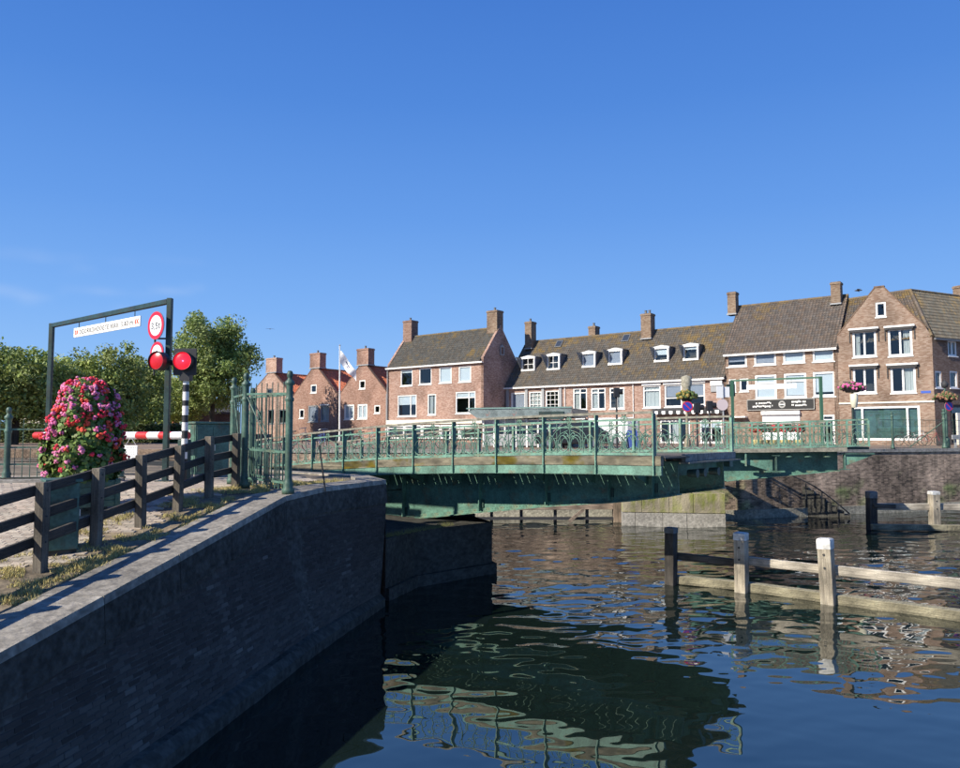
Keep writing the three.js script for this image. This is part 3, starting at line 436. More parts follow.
{
  // barrier across the road
  const a = at(185, 435.5, 19.05), b = at(40, 433, 21.6), e = b.clone().sub(a), L = e.length();
  const g = thing('barrier', 'lowered red and white striped road barrier behind the striped signal pole', 'barrier', V(a.x, nearY(19), a.z), -Math.atan2(-e.z, -e.x)), h = a.y - nearY(19);
  let x = 0.1, k = 0; const rw = [M.red, M.signWhite]; while (x > -L) { const w = k === 0 ? 0.12 : 0.42; mesh('boom_band', rod(V(x, h, 0), V(x - w, h, 0), 0.098, 0.098, 16), rw[k % 2], g); x -= w + 0.0005; k++; }
  mesh('machine', [rb(-0.12, 0.1, 0, h - 0.1, -0.13, 0.13, 0.03)], M.deep, g);
  const n = thing('hanging_notice', 'small white notice board hanging on a cord from the striped barrier', 'notice', at(131, 440, 19.45), -0.1);
  const t = canvasTex(256, 256, (c) => { c.fillStyle = '#f2f2f0'; c.fillRect(0, 0, 256, 256); c.fillStyle = '#9a9a9a'; const r = rng(8); for (let j = 0; j < 6; j++) { let xx = 26; while (xx < 215) { const w = 12 + r() * 34; c.fillRect(xx, 34 + j * 34, w, 11); xx += w + 9; } } });
  mesh('board', rb(-0.18, 0.18, -0.53, -0.14, -0.008, 0.008, 0.003), M.signWhite, n); const f = face('print', 0.35, 0.38, new THREE.MeshStandardMaterial({ map: t, roughness: 0.6 }), n, 0.0105); f.position.y = -0.335;
  mesh('cord', [rod(V(-0.15, -0.15, 0), V(0, 0.08, 0.01), 0.006), rod(V(0.15, -0.15, 0), V(0, 0.08, 0.01), 0.006)], M.signWhite, n);
}
{
  const p = at(205, 478, 20.2).setY(nearY(20)), g = thing('control_cabinet', 'large dark green metal control cabinet standing behind the striped signal pole', 'cabinet', p, 0.9);
  const gm = std(0.11, 0.225, 0.17, 0.5, { map: paintTint }), pale = std(0.6, 0.62, 0.58, 0.6);
  mesh('plinth', bx(-0.52, 0.52, 0, 0.1, -0.34, 0.34), M.concrete, g); mesh('body', rb(-0.5, 0.5, 0.1, 1.4, -0.32, 0.32, 0.02), gm, g); mesh('lid', rb(-0.54, 0.54, 1.4, 1.46, -0.36, 0.36, 0.02), gm, g);
  mesh('door', rb(-0.46, -0.005, 0.16, 1.34, 0.32, 0.335, 0.006), gm, g); mesh('door', rb(0.005, 0.46, 0.16, 1.34, 0.32, 0.335, 0.006), gm, g); mesh('handle', rb(0.03, 0.06, 0.7, 0.86, 0.335, 0.36, 0.006), M.steel, g);
  const side = mesh('side_panel', rb(-0.512, -0.502, 0.16, 1.34, -0.28, 0.28, 0.004), gm, g);
  for (const [z, y, w, hh] of [[-0.12, 1.22, 0.1, 0.08], [0.05, 1.2, 0.08, 0.1], [-0.08, 1.06, 0.09, 0.09], [0.07, 1.04, 0.06, 0.07], [-0.02, 0.92, 0.06, 0.05]]) mesh('sticker', bx(-0.5165, -0.5135, y - hh / 2, y + hh / 2, z - w / 2, z + w / 2), pale, g);
}

// ---------------------------------------------------------------- the swing bridge
const DIR = [0.785, -0.62];
// railing of one length: posts at xs, deckY(x) the foot of the railing, everything in the parent's x, y at depth z
const ORN = (() => {                               // scrollwork of one bay, 1.53 m long
  const out = [], b = 1.53, tr = 0.014;
  for (let k = 0; k < 4; k++) { const cx = b * (k + 0.5) / 4; out.push(tube([...Array(14).keys()].map((i) => { const a = i / 14 * 6.283; return V(cx + Math.cos(a) * 0.155 * (1 - 0.18 * Math.sin(a)), 0.31 + Math.sin(a) * 0.21, 0); }), tr, 28, 4, true)); }
  for (const s of [-1, 1]) {
    out.push(tube([V(b / 2 + s * 0.56, 0.16, 0.02), V(b / 2 + s * 0.52, 0.42, 0.02), V(b / 2 + s * 0.36, 0.64, 0.02), V(b / 2 + s * 0.06, 0.76, 0.02)], tr, 14, 4));
    out.push(tube([V(b / 2 + s * 0.02, 0.5, 0), V(b / 2 + s * 0.1, 0.58, 0), V(b / 2 + s * 0.16, 0.54, 0), V(b / 2 + s * 0.13, 0.47, 0), V(b / 2 + s * 0.09, 0.5, 0)], tr, 12, 4));
    out.push(tube([V(b / 2 + s * 0.02, 0.8, 0), V(b / 2 + s * 0.09, 0.88, 0), V(b / 2 + s * 0.05, 0.95, 0), V(b / 2 + s * 0.02, 0.9, 0)], tr, 10, 4));
    out.push(tube([V(b / 2 + s * 0.4, 0.08, 0), V(b / 2 + s * 0.28, 0.14, 0), V(b / 2 + s * 0.18, 0.08, 0)], tr, 8, 4), tube([V(b / 2 + s * 0.74, 0.08, 0), V(b / 2 + s * 0.66, 0.14, 0), V(b / 2 + s * 0.56, 0.08, 0)], tr, 8, 4));
  }
  out.push(tube([...Array(10).keys()].map((i) => { const a = i / 10 * 6.283; return V(b / 2 + Math.cos(a) * 0.045, 1.0 + Math.sin(a) * 0.055, 0); }), tr, 16, 4, true));
  return merge(out);
})();
function railing(g, place, xs, deckY, hand, mats, skip = 0) {
  // place(x) gives the plan point along the railing, so a railing can turn a corner
  const P = (x, y) => { const p = place(x); return V(p.x, deckY(x) + y, p.z); };
  const dirAt = place(xs[0] + 0.01).sub(place(xs[0])), turn = -Math.atan2(dirAt.z, dirAt.x);
  const chain = (y, w, h, name, m) => { for (let i = 0; i < xs.length - 1; i++) mesh(name, bar(P(xs[i], y), P(xs[i + 1], y), w, h), m, g); };
  chain(hand - 0.03, 0.085, 0.06, 'handrail', mats.hand); chain(hand - 0.2, 0.035, 0.045, 'middle_rail', mats.rail); chain(0.045, 0.05, 0.06, 'bottom_rail', mats.rail);
  xs.forEach((x, i) => { mesh('railing_post', bar(P(x, mats.drop ? -0.45 : 0), P(x, hand - 0.06), mats.flat ? 0.16 : mats.pw || 0.07, mats.flat ? 0.03 : 0.07), mats.post, g).rotation.set(0, 0, 0);
    if (i < xs.length - 1) { const b = xs[i + 1] - x; for (let k = 1; k < 4; k++) mesh('baluster', rod(P(x + b * k / 4, 0.07), P(x + b * k / 4, k === 2 ? hand - 0.08 : hand - 0.2), 0.015, 0.013, 6), mats.rail, g);
      const o = mesh('scrollwork', ORN, mats.orn, g); const c = P(x, 0), slope = (deckY(x + b) - deckY(x)) / b; o.scale.set(b / 1.53, hand / 1.07, 1); o.position.copy(c); o.rotation.set(0, turn, 0); o.rotateZ(Math.atan(slope)); } });
}
const worn = std(0.32, 0.31, 0.26, 0.8, { map: stainTint });
{
  const F = frame(ray(654, 430)[0] * 17.72, EYE, 17.72, ...DIR);          // local x = 0 at the corner post, running back to -x
  const g = thing('swing_bridge', 'green iron swing bridge leaf with scrollwork railings and riveted girder', 'bridge', F.pos, F.turn);
  const deck = (x) => -0.49 - 0.00265 * x * x * (x < 0 ? 1 : 0) - 0.006 * Math.abs(x) ;   // arched deck, foot of the railing
  const bay = 1.525, xs = []; for (let k = 11; k >= 0; k--) xs.push(-k * bay); const X0 = xs[0], W = 5.0, SET = 1.3;
  const near = { hand: worn, rail: M.mint, post: M.mint, orn: M.mint, drop: true, flat: true }, far = { hand: worn, rail: M.mint, post: M.mint, orn: M.mint };
  railing(g, (x) => V(x, 0, 0), xs, deck, 1.05, near);
  railing(g, (x) => V(x, 0, -W), xs, deck, 1.05, { ...far, pw: 0.12 });
  // concrete kerb and green fascia along the near edge
  const kerbT = tex([1024, 128], (u, v) => { const a = fbm(u * 1, v * 0.25, 16, 4, 181), m = Math.max(0, fbm(u, v * 0.12 + 0.3, 8, 4, 187) - 0.56) * 6, t = 0.66 + (a - 0.5) * 0.6, k = Math.min(1, m); return [t * (1 - 0.25 * k), t * (0.96 - 0.3 * k), t * (0.86 - 0.75 * k)]; }, [1 / 6, 1 / 0.5]);
  const kerbM = std(0.4, 0.385, 0.34, 0.95, { map: kerbT, bumpMap: stainBump, bumpScale: 0.01 });
  for (let i = 0; i < xs.length - 1; i++) { const a = xs[i] + 0.002, b = xs[i + 1] + (i === xs.length - 2 ? 0.17 : -0.002), A = deck(xs[i]), B = deck(xs[i + 1]);
    const strip = (y0, y1, z0, z1) => plate([[a, A + y0], [b, B + y0], [b, B + y1], [a, A + y1]], [], z1 - z0).translate(0, 0, z1);
    mesh('kerb', strip(-0.22, 0.0, -0.13, 0.03), kerbM, g); mesh('fascia', strip(-0.44, -0.223, -0.06, 0.012), M.mint, g); mesh('fascia_flange', strip(-0.452, -0.437, -0.14, 0.05), M.mid, g); }
  // footway boards with gaps, roadway slab behind
  const boardM = [0.1, 0.12, 0.085].map((t) => std(t * 1.5, t * 1.4, t * 1.2, 0.9, { map: woodTint }));
  const bg = bx(-0.105, 0.105, -0.035, 0, -SET - 0.25, -0.133); let n = 0;
  for (let x = X0; x < 0.05; x += 0.236) { const m = mesh('footway_board', bg, boardM[n++ % 3], g); m.position.set(x + 0.118, deck(x + 0.118) - 0.03, 0); }
  for (let i = 0; i < xs.length - 1; i++) { const A = deck(xs[i]), B = deck(xs[i + 1]); mesh('roadway_slab', plate([[xs[i], A - 0.16], [xs[i + 1], B - 0.16], [xs[i + 1], B - 0.02], [xs[i], A - 0.02]], [], W - SET - 0.55).translate(0, 0, -SET - 0.26), std(0.2, 0.17, 0.14, 0.95, { map: stainTint }), g); mesh('far_kerb', plate([[xs[i], A - 0.4], [xs[i + 1], B - 0.4], [xs[i + 1], B], [xs[i], A]], [], 0.26).translate(0, 0, -W + 0.2), M.mid, g); }
  // plate girders with a curved lower edge
  const low = [[300, 523], [385, 519.7], [440, 516], [481, 511.8], [520, 508.4], [560, 504.8], [620, 501.5], [664, 496.7], [683, 493.5]].map(([px, py]) => { const l = F.loc(px, py, -SET); return [l.x, l.y]; });
  low[0][0] = X0; const lowY = (x) => { for (let i = 0; i < low.length - 1; i++) if (x <= low[i + 1][0] || i === low.length - 2) { const t = (x - low[i][0]) / (low[i + 1][0] - low[i][0]); return low[i][1] + t * (low[i + 1][1] - low[i][1]); } };
  const XE = 0.02;
  for (const z of [-SET, -W + 0.7]) {
    const pts = []; for (let x = X0; x < XE; x += 0.5) pts.push([x, lowY(x)]); pts.push([XE, lowY(XE)]); for (let i = xs.length - 1; i >= 0; i--) pts.push([xs[i], deck(xs[i]) - 0.17]);
    mesh('girder_web', plate(pts, [], 0.03).translate(0, 0, z), M.girder, g);
    const fl = []; for (let x = X0; x < XE - 0.01; x += 0.5) { const b = Math.min(XE, x + 0.5); fl.push(bar(V(x, lowY(x) - 0.012, z - 0.015), V(b, lowY(b) - 0.012, z - 0.015), 0.3, 0.03)); }
    mesh('girder_flange', fl, M.girder, g);
    const ag = []; for (let x = X0; x < XE - 0.01; x += 0.5) { const b = Math.min(XE, x + 0.5); ag.push(bar(V(x, lowY(x) + 0.055, z + 0.008), V(b, lowY(b) + 0.055, z + 0.008), 0.018, 0.1)); } mesh('edge_angle', ag, M.girder, g);
    const rv = []; for (let x = X0 + 0.05; x < XE; x += 0.11) { const s = new THREE.SphereGeometry(0.016, 6, 4); s.translate(x, lowY(x) + 0.06, z + 0.016); rv.push(uvm(s)); } mesh('rivets', rv, M.girder, g).userData.kind = 'stuff';
    for (const px of [330, 405.6, 481.9, 548, 611, 655]) { const x = F.loc(px, 500, z).x; if (x < X0 || x > 0) continue; mesh('stiffener', bx(x - 0.012, x + 0.012, lowY(x) + 0.03, deck(x) - 0.2, z + 0.002, z + 0.16), M.girder, g); mesh('stiffener_foot', bx(x + 0.014, x + 0.09, lowY(x) + 0.13, lowY(x) + 0.36, z + 0.002, z + 0.05), M.deep, g); }
  }
  for (let x = X0 + 0.7; x < 0; x += 1.525) { mesh('cross_beam', bx(x - 0.06, x + 0.06, deck(x) - 0.5, deck(x) - 0.17, -W + 0.74, -SET - 0.05), M.girder, g); mesh('bracket', plate([[-SET, deck(x) - 0.75], [-0.16, deck(x) - 0.34], [-0.16, deck(x) - 0.2], [-SET, deck(x) - 0.2]], [], 0.03).rotateY(-Math.PI / 2).translate(x, 0, 0), M.girder, g); }
  // the end of the leaf
  mesh('end_kerb', bx(0.04, 0.14, -0.66, -0.47, -W + 0.1, -1.45), M.concrete, g); mesh('end_flange', bx(0.03, 0.3, -0.7, -0.665, -W + 0.1, -1.3), worn, g);
  mesh('end_beam', bx(-0.2, -0.16, -1.02, -0.72, -W + 0.74, -SET - 0.04), M.girder, g);
  for (const z of [-1.8, -2.3, -3.2]) mesh('buffer', rod(V(0.05, -0.95, z), V(0.3, -0.95, z), 0.09, 0.11, 12), M.deep, g);
  mesh('pivot_drum', lathe([[0, -2.72], [0.7, -2.72], [0.7, -2.58], [0.5, -2.55], [0.5, -2.3], [0, -2.3]], F.loc(425, 515, -SET).x, 0, -2.7, 24), M.dark, g);
  const rl = F.loc(383, 491, -0.5); const red = mesh('red_reflector', uvm(new THREE.CylinderGeometry(0.13, 0.13, 0.05, 18).rotateX(Math.PI / 2)).translate(rl.x, rl.y, -0.5), std(0.3, 0.02, 0.02, 0.4), g);
  mesh('reflector_arm', bar(V(rl.x, rl.y, -0.53), V(rl.x, rl.y, -SET), 0.04, 0.04), M.deep, g);
}
{
  // the fixed leaf on the far side
  const F = frameAt(871, 28.4, EYE, 5.4, -1.3), g = thing('approach_span', 'fixed green bridge span on tapered brackets reaching the far quay', 'bridge', F.pos, F.turn);
  const x0 = F.x(688), x1 = 0, W = 6.5; const deck = (x) => -0.50 + 0.008 * x + 0.12 * Math.max(0, (x + 3) / 3) * 0.6;
  const xs = [727, 738.5, 752, 765, 778.4, 794, 810, 827, 847, 868.5].map((px) => F.x(px)), m = { hand: M.mint, rail: M.mint, post: M.mint, orn: M.mint };
  const s2 = [xs[0], xs[2], xs[4], xs[6], xs[7], xs[8], xs[9]];
  railing(g, (x) => V(x, 0, 0), s2, deck, 1.04, m);
  railing(g, (x) => V(x, 0, -W), s2, deck, 1.04, { hand: worn, rail: M.mint, post: M.mint, orn: M.mint });
  mesh('deck_edge', plate([[x0, deck(x0) - 0.16], [F.x(846), deck(F.x(846)) - 0.16], [F.x(846), deck(F.x(846)) - 0.01], [x0, deck(x0) - 0.01]], [], W - 0.2).translate(0, 0, 0.12), worn, g);
  mesh('deck_end', bx(F.x(846) + 0.004, -0.06, deck(0) - 0.11, deck(0) - 0.02, -W, -0.1), M.deep, g);
  const tip = F.loc(873, 455, 0), e1 = F.loc(845, 466, 0), lowL = F.loc(726, 481, -0.7), lowR = F.loc(838, 470.5, -0.7);
  for (const z of [-0.7, -W + 0.8]) { mesh('girder', plate([[x0, lowL.y - 0.05], [lowL.x, lowL.y], [lowR.x, lowR.y], [lowR.x, -0.62], [x0, -0.7]], [], 0.03).translate(0, 0, z), M.girder, g); mesh('girder_flange', [bar(V(lowL.x, lowL.y, z), V(lowR.x + 0.05, lowR.y, z), 0.26, 0.03)], M.girder, g); }
  mesh('end_bracket', plate([[e1.x, e1.y], [tip.x, tip.y - 0.02], [tip.x, tip.y + 0.03], [e1.x, tip.y + 0.0]], [], 0.05).translate(0, 0, -0.06), M.girder, g); mesh('end_lip', bar(V(e1.x, tip.y + 0.05, -0.1), V(tip.x + 0.05, tip.y + 0.05, -0.1), 0.3, 0.06), M.deep, g);
  const col = (px, y0, y1, z) => { const x = F.x(px, z); mesh('bracket_post', [bx(x - 0.03, x + 0.03, y0, y1, z - 0.1, z + 0.1), bx(x - 0.16, x + 0.16, y0 - 0.03, y0, z - 0.14, z + 0.14), bx(x - 0.14, x + 0.14, y1, y1 + 0.03, z - 0.14, z + 0.14)], M.mid, g); };
  col(843.5, F.loc(843, 469, 0).y, F.loc(843, 454, 0).y, -0.12); col(775, F.loc(775, 472, 0).y, F.loc(775, 456, 0).y, -0.12);
  const t0 = F.loc(741, 462, 0), t1 = F.loc(773, 472, 0), t2 = F.loc(773, 460, 0); mesh('bracket_plate', plate([[t0.x, t0.y - 0.02], [t1.x, t1.y], [t2.x, t2.y], [t0.x, t0.y + 0.06]], [], 0.04).translate(0, 0, -0.1), M.girder, g);
  mesh('hanger', bar(V(F.x(745), F.loc(745, 452, 0).y, 0), V(F.x(745), F.loc(745, 466, 0).y, 0), 0.12, 0.06), M.mint, g);
  for (const px of [789, 808, 827]) { const x = F.x(px), y = F.loc(px, 453, 0).y; mesh('deck_support', lathe([[0.02, 0.03], [0.04, 0], [0.07, -0.1], [0.15, -0.14], [0.15, -0.17], [0, -0.17]], x, y, -0.15, 12), M.mid, g); }
  for (const px of [700, 730, 760, 790, 820]) mesh('cross_beam', bx(F.x(px) - 0.06, F.x(px) + 0.06, -0.98, -0.68, -W + 0.84, -0.74), M.girder, g);
}

// ---------------------------------------------------------------- timber guide works in the water
function facet(g) { const n = g.toNonIndexed(); n.computeVertexNormals(); return n; }
function dolphin(label, posts, beams, lean, group) {
  const [p0] = posts, g = thing('timber_guide', label, 'guide fence', V(p0.base.x, 0, p0.base.z), 0, group);
  const wm = [0.34, 0.4].map((t) => std(t * 1.4, t * 1.3, t * 1.08, 0.95, { map: woodTint, bumpMap: woodTint, bumpScale: 0.012 })), dk = std(0.085, 0.08, 0.075, 0.95, { map: woodTint, bumpMap: woodTint, bumpScale: 0.012 });
  posts.forEach((p, i) => { const w = p.w / 2, m = mesh('post', rb(-w, w, -1.0, p.h - p.cap, -w, w, 0.02), p.dark ? dk : wm[i % 2], g); m.position.set(p.base.x - p0.base.x, 0, p.base.z - p0.base.z); m.rotation.set((i % 2 - 0.5) * 0.03, p.turn, (i % 3 - 1) * 0.025);
    const cap = uvm(facet(new THREE.LatheGeometry([[0, p.cap], [w * 1.2, p.cap * 0.97], [w * 1.46, p.cap * 0.86], [w * 1.46, 0], [0, 0]].map(([a, b]) => new THREE.Vector2(a, b)), 4))).rotateY(Math.PI / 4).translate(0, p.h - p.cap, 0); mesh('post_cap', cap, p.capM, m);
    for (const y of [0.55, 0.75]) mesh('bolt', rod(V(0, p.h * y, w - 0.01), V(0, p.h * y, w + 0.015), 0.03, 0.03, 8), M.darkSteel, m); });
  beams.forEach(([a, b, w, h, mat, name]) => mesh(name, bar(a.clone().sub(g.position), b.clone().sub(g.position), w, h, 0.03), mat, g));
  return g;
}
{
  const capW = std(0.8, 0.81, 0.81, 0.6, { map: stainTint }), capD = std(0.17, 0.19, 0.21, 0.6, { map: stainTint });
  const wl = (px, py) => { const d = -EYE / ray(px, py)[1]; return at(px, py, d); };
  const A = wl(671, 584), B = wl(742, 592), C = wl(829, 604), E0 = wl(965, 623);
  const top = (p, px, py) => at(px, py, -p.z).y;
  const beamM = std(0.62, 0.59, 0.52, 0.9, { map: woodTintLong, bumpMap: woodTintLong, bumpScale: 0.012 }), logM = std(0.36, 0.345, 0.25, 0.95, { map: woodTintLong, bumpMap: stainBump, bumpScale: 0.03 }), dkB = std(0.11, 0.105, 0.095, 0.9, { map: woodTintLong });
  const dirn = C.clone().sub(B).setY(0).normalize(), turn = -Math.atan2(dirn.z, dirn.x), nrm = V(-dirn.z, 0, dirn.x); if (nrm.z > 0) nrm.negate();     // away from the camera
  const S = (p) => p.clone().addScaledVector(nrm, 0.22), hB = top(B, 742, 547), hC = top(C, 829, 560);
  const F2 = C.clone().addScaledVector(dirn, 6.5);
  dolphin('timber guide fence of white capped posts with long pale beams rising from the water', [
    { base: A, h: top(A, 671, 527), w: 0.27, cap: 0.16, capM: capD, dark: true, turn }, { base: B, h: top(B, 742, 532), w: 0.29, cap: 0.2, capM: capW, turn }, { base: C, h: top(C, 829, 538), w: 0.31, cap: 0.26, capM: capW, turn }, { base: C.clone().addScaledVector(dirn, 4.4), h: 1.1, w: 0.31, cap: 0.26, capM: capW, turn }],
  [[S(A).setY(0.74), S(B).setY(0.7), 0.12, 0.2, dkB, 'upper_beam'], [S(B).setY(0.79).addScaledVector(dirn, -0.15), S(C).setY(0.78).addScaledVector(dirn, -0.004), 0.13, 0.22, beamM, 'upper_beam'], [S(C).setY(0.79), S(F2).setY(0.8), 0.13, 0.24, beamM, 'upper_beam'],
    [S(A).setY(0.1), S(B).setY(0.12), 0.3, 0.22, logM, 'water_log'], [S(B).setY(0.11).addScaledVector(dirn, 0.003), S(C).setY(0.11), 0.3, 0.24, logM, 'water_log'], [S(C).setY(0.1).addScaledVector(dirn, 0.003), S(F2).setY(0.1), 0.34, 0.24, logM, 'water_log']]);
  // the second one below the far quay
  const a = wl(872, 530), b = wl(935, 530), c = wl(1010, 531), T2 = (p, px, py) => at(px, py, -p.z).y, N = (p, y) => p.clone().setY(y).add(V(0, 0, -0.24)), P2 = (p, y) => p.clone().setY(y).add(V(0, 0, 0.2));
  dolphin('short timber guide fence with one dark post below the far brick quay wall', [
    { base: a, h: T2(a, 872, 491), w: 0.34, cap: 0.3, capM: capD, dark: true, turn: 0.1 }, { base: b, h: T2(b, 935, 491), w: 0.34, cap: 0.14, capM: capW, turn: 0.1 }, { base: c, h: 1.6, w: 0.34, cap: 0.14, capM: capW, turn: 0.1 }],
  [[N(a, 0.98), N(c, 0.98), 0.14, 0.28, beamM, 'upper_beam'], [P2(a, 0.16).add(V(-0.15, 0, 0.06)), P2(c, 0.12), 0.2, 0.26, logM, 'water_log'], [P2(a, 1.06), at(896, 506, -a.z - 0.1).setY(1.02), 0.06, 0.17, dkB, 'broken_rail']]);
}
{
  const wl = (px, py) => at(px, py, -EYE / ray(px, py)[1]);
  const p = wl(619, 522), g = thing('mooring_pile', 'thick square timber pile with a long beam beside the pale stone pier', 'pile', V(p.x, 0, p.z));
  const wm = std(0.33, 0.27, 0.22, 0.95, { map: woodTint, bumpMap: woodTint, bumpScale: 0.015 }), wl2 = std(0.4, 0.32, 0.26, 0.9, { map: woodTintLong });
  mesh('pile', rb(-0.28, 0.28, -1, 1.25, -0.25, 0.25, 0.03), wm, g);
  mesh('beam', bar(V(-0.29, 0.78, 0.05), V(-7, 0.75, 0.3), 0.25, 0.34, 0.02), wl2, g); mesh('lower_beam', bar(V(-0.29, 0.18, 0.05), V(-7, 0.2, 0.3), 0.22, 0.12), M.dark, g);
  for (const x of [-1.5, -3, -4.6, -6]) mesh('stake', bx(x - 0.07, x + 0.07, -0.8, 0.62, -0.1, 0.04), M.dark, g);
  mesh('prop', bar(V(-2.4, 0.05, 0.35), V(-1.7, 0.62, 0.3), 0.12, 0.14), wm, g);
}
{
  // iron handrail of the water stairs
  const d = 38.2, g = thing('stair_railing', 'dark iron handrail of the water stairs against the far quay wall', 'handrail', at(850, 513, d).setY(0));
  const L = (px, py, dd = d) => at(px, py, dd).sub(g.position);
  mesh('top_rail', tube([L(793, 476), L(812, 485), L(832, 499), L(850, 514)], 0.035, 24, 6), M.darkSteel, g); 
  for (const [px, a, b] of [[806, 482, 499], [822, 492, 510], [838, 504, 516]]) mesh('upright', rod(L(px, b), L(px, a), 0.03, 0.03, 6), M.darkSteel, g);
  const s = thing('water_stairs', 'stone water stairs going down beside the far quay wall', 'stairs', at(850, 513, 39).setY(0), -0.33);
  for (let k = 0; k < 11; k++) mesh('step', bx(-0.1 - (k + 1) * 0.27, -0.1 - k * 0.27 - 0.003, -0.8, 0.1 + k * 0.2, 0.1, 1.0), M.darkConcrete, s);
  const r = rng(91), w = []; for (let i = 0; i < 260; i++) { const p = V(-3.4 + r() * 1.2, 2.25 + r() * 0.1, 0.2 + r() * 0.8); w.push(rod(p, p.clone().add(V((r() - 0.5) * 0.3, 0.1 + r() * 0.25, (r() - 0.5) * 0.3)), 0.025, 0.004, 4)); } mesh('step_weeds', w, std(0.12, 0.16, 0.04, 0.95), s).userData.kind = 'stuff';
  mesh('landing', bx(-4.6, -3.08, -0.8, 2.25, 0.1, 1.0), M.darkConcrete, s);
}

// ---------------------------------------------------------------- houses on the far quay
function tiles(a, b, c, d, o) {                    // pantiles over the slope a-b (eave) to d-c (ridge)
  const { tw = 0.25, th = 0.31, col, lichen = 0, seed = 1, up = 1 } = o, r = rng(seed);
  const L = Math.max(a.distanceTo(b), d.distanceTo(c)), Hh = Math.max(a.distanceTo(d), b.distanceTo(c)), nx = Math.max(2, Math.round(L / tw)), ny = Math.max(2, Math.round(Hh / th));
  const n = V().crossVectors(b.clone().sub(a), d.clone().sub(a)).normalize().multiplyScalar(up), at2 = (s, t) => a.clone().lerp(b, s).lerp(d.clone().lerp(c, s), t);
  const pos = [], colr = [], prof = [0.05, 0.0, -0.03, 0.0, 0.05], off = r() * 50;
  const P = [];
  for (let j = 0; j < ny; j++) for (let i = 0; i < nx; i++) {
    const s0 = i / nx, s1 = (i + 1) / nx, t0 = j / ny, t1 = Math.min(1, (j + 1.02) / ny);
    const u = i * 0.11 + off, v = j * 0.14; let l = 0;
    if (lichen) { const k = noise.noise(u * 0.55, v * 0.8, off) * 0.75 + noise.noise(u * 2.3, v * 2.3, off + 9) * 0.45 + (r() - 0.5) * 0.5 + lichen * (0.1 + 0.75 * Math.pow(t0, 2.2)) - 0.32; l = Math.min(0.85, Math.max(0, k * 1.7)); }
    const w = 0.8 + r() * 0.42, wr = 1 + (r() - 0.5) * 0.16;
    const c0 = [col[0] * w * wr * (1 - l) + 0.215 * l, col[1] * w * (1 - l) + 0.145 * l, col[2] * w / wr * (1 - l) + 0.05 * l];
    const lift = (r() - 0.5) * 0.012;
    for (let k = 0; k < 4; k++) {
      const sa = s0 + (s1 - s0) * k / 4, sb = s0 + (s1 - s0) * (k + 1) / 4;
      const A = at2(sa, t0).addScaledVector(n, prof[k] + 0.05 + lift), B = at2(sb, t0).addScaledVector(n, prof[k + 1] + 0.05 + lift), C = at2(sb, t1).addScaledVector(n, prof[k + 1] + 0.012), D = at2(sa, t1).addScaledVector(n, prof[k] + 0.012);
      const A2 = A.clone().addScaledVector(n, -0.04), B2 = B.clone().addScaledVector(n, -0.04);
      for (const q of up > 0 ? [A, B, C, A, C, D, A2, B2, B, A2, B, A] : [A, C, B, A, D, C, A2, B, B2, A2, A, B]) { pos.push(q.x, q.y, q.z); colr.push(...c0); }
    }
  }
  for (const q of [a, b, c, a, c, d]) { pos.push(q.x - n.x * 0.03, q.y - n.y * 0.03, q.z - n.z * 0.03); colr.push(0.05, 0.045, 0.04); }
  const g = new THREE.BufferGeometry(); g.setAttribute('position', new THREE.Float32BufferAttribute(pos, 3)); g.setAttribute('color', new THREE.Float32BufferAttribute(colr, 3)); g.computeVertexNormals(); return uvm(g);
}
const tileM = std(1, 1, 1, 0.85, { vertexColors: true });
const DARKTILE = [0.115, 0.1, 0.082], REDTILE = [0.6, 0.2, 0.1], SLATE = [0.06, 0.06, 0.065];
function yAt(F, lx, lz, py) { const w = F.world(lx, 0, lz); return ray(480, py)[1] * -w.z + EYE - F.pos.y; }
function box4(F, w) { const [p0, p1, q0, q1] = w; return [F.loc(p0, (q0 + q1) / 2).x, F.loc(p1, (q0 + q1) / 2).x, F.loc((p0 + p1) / 2, q1).y, F.loc((p0 + p1) / 2, q0).y]; }
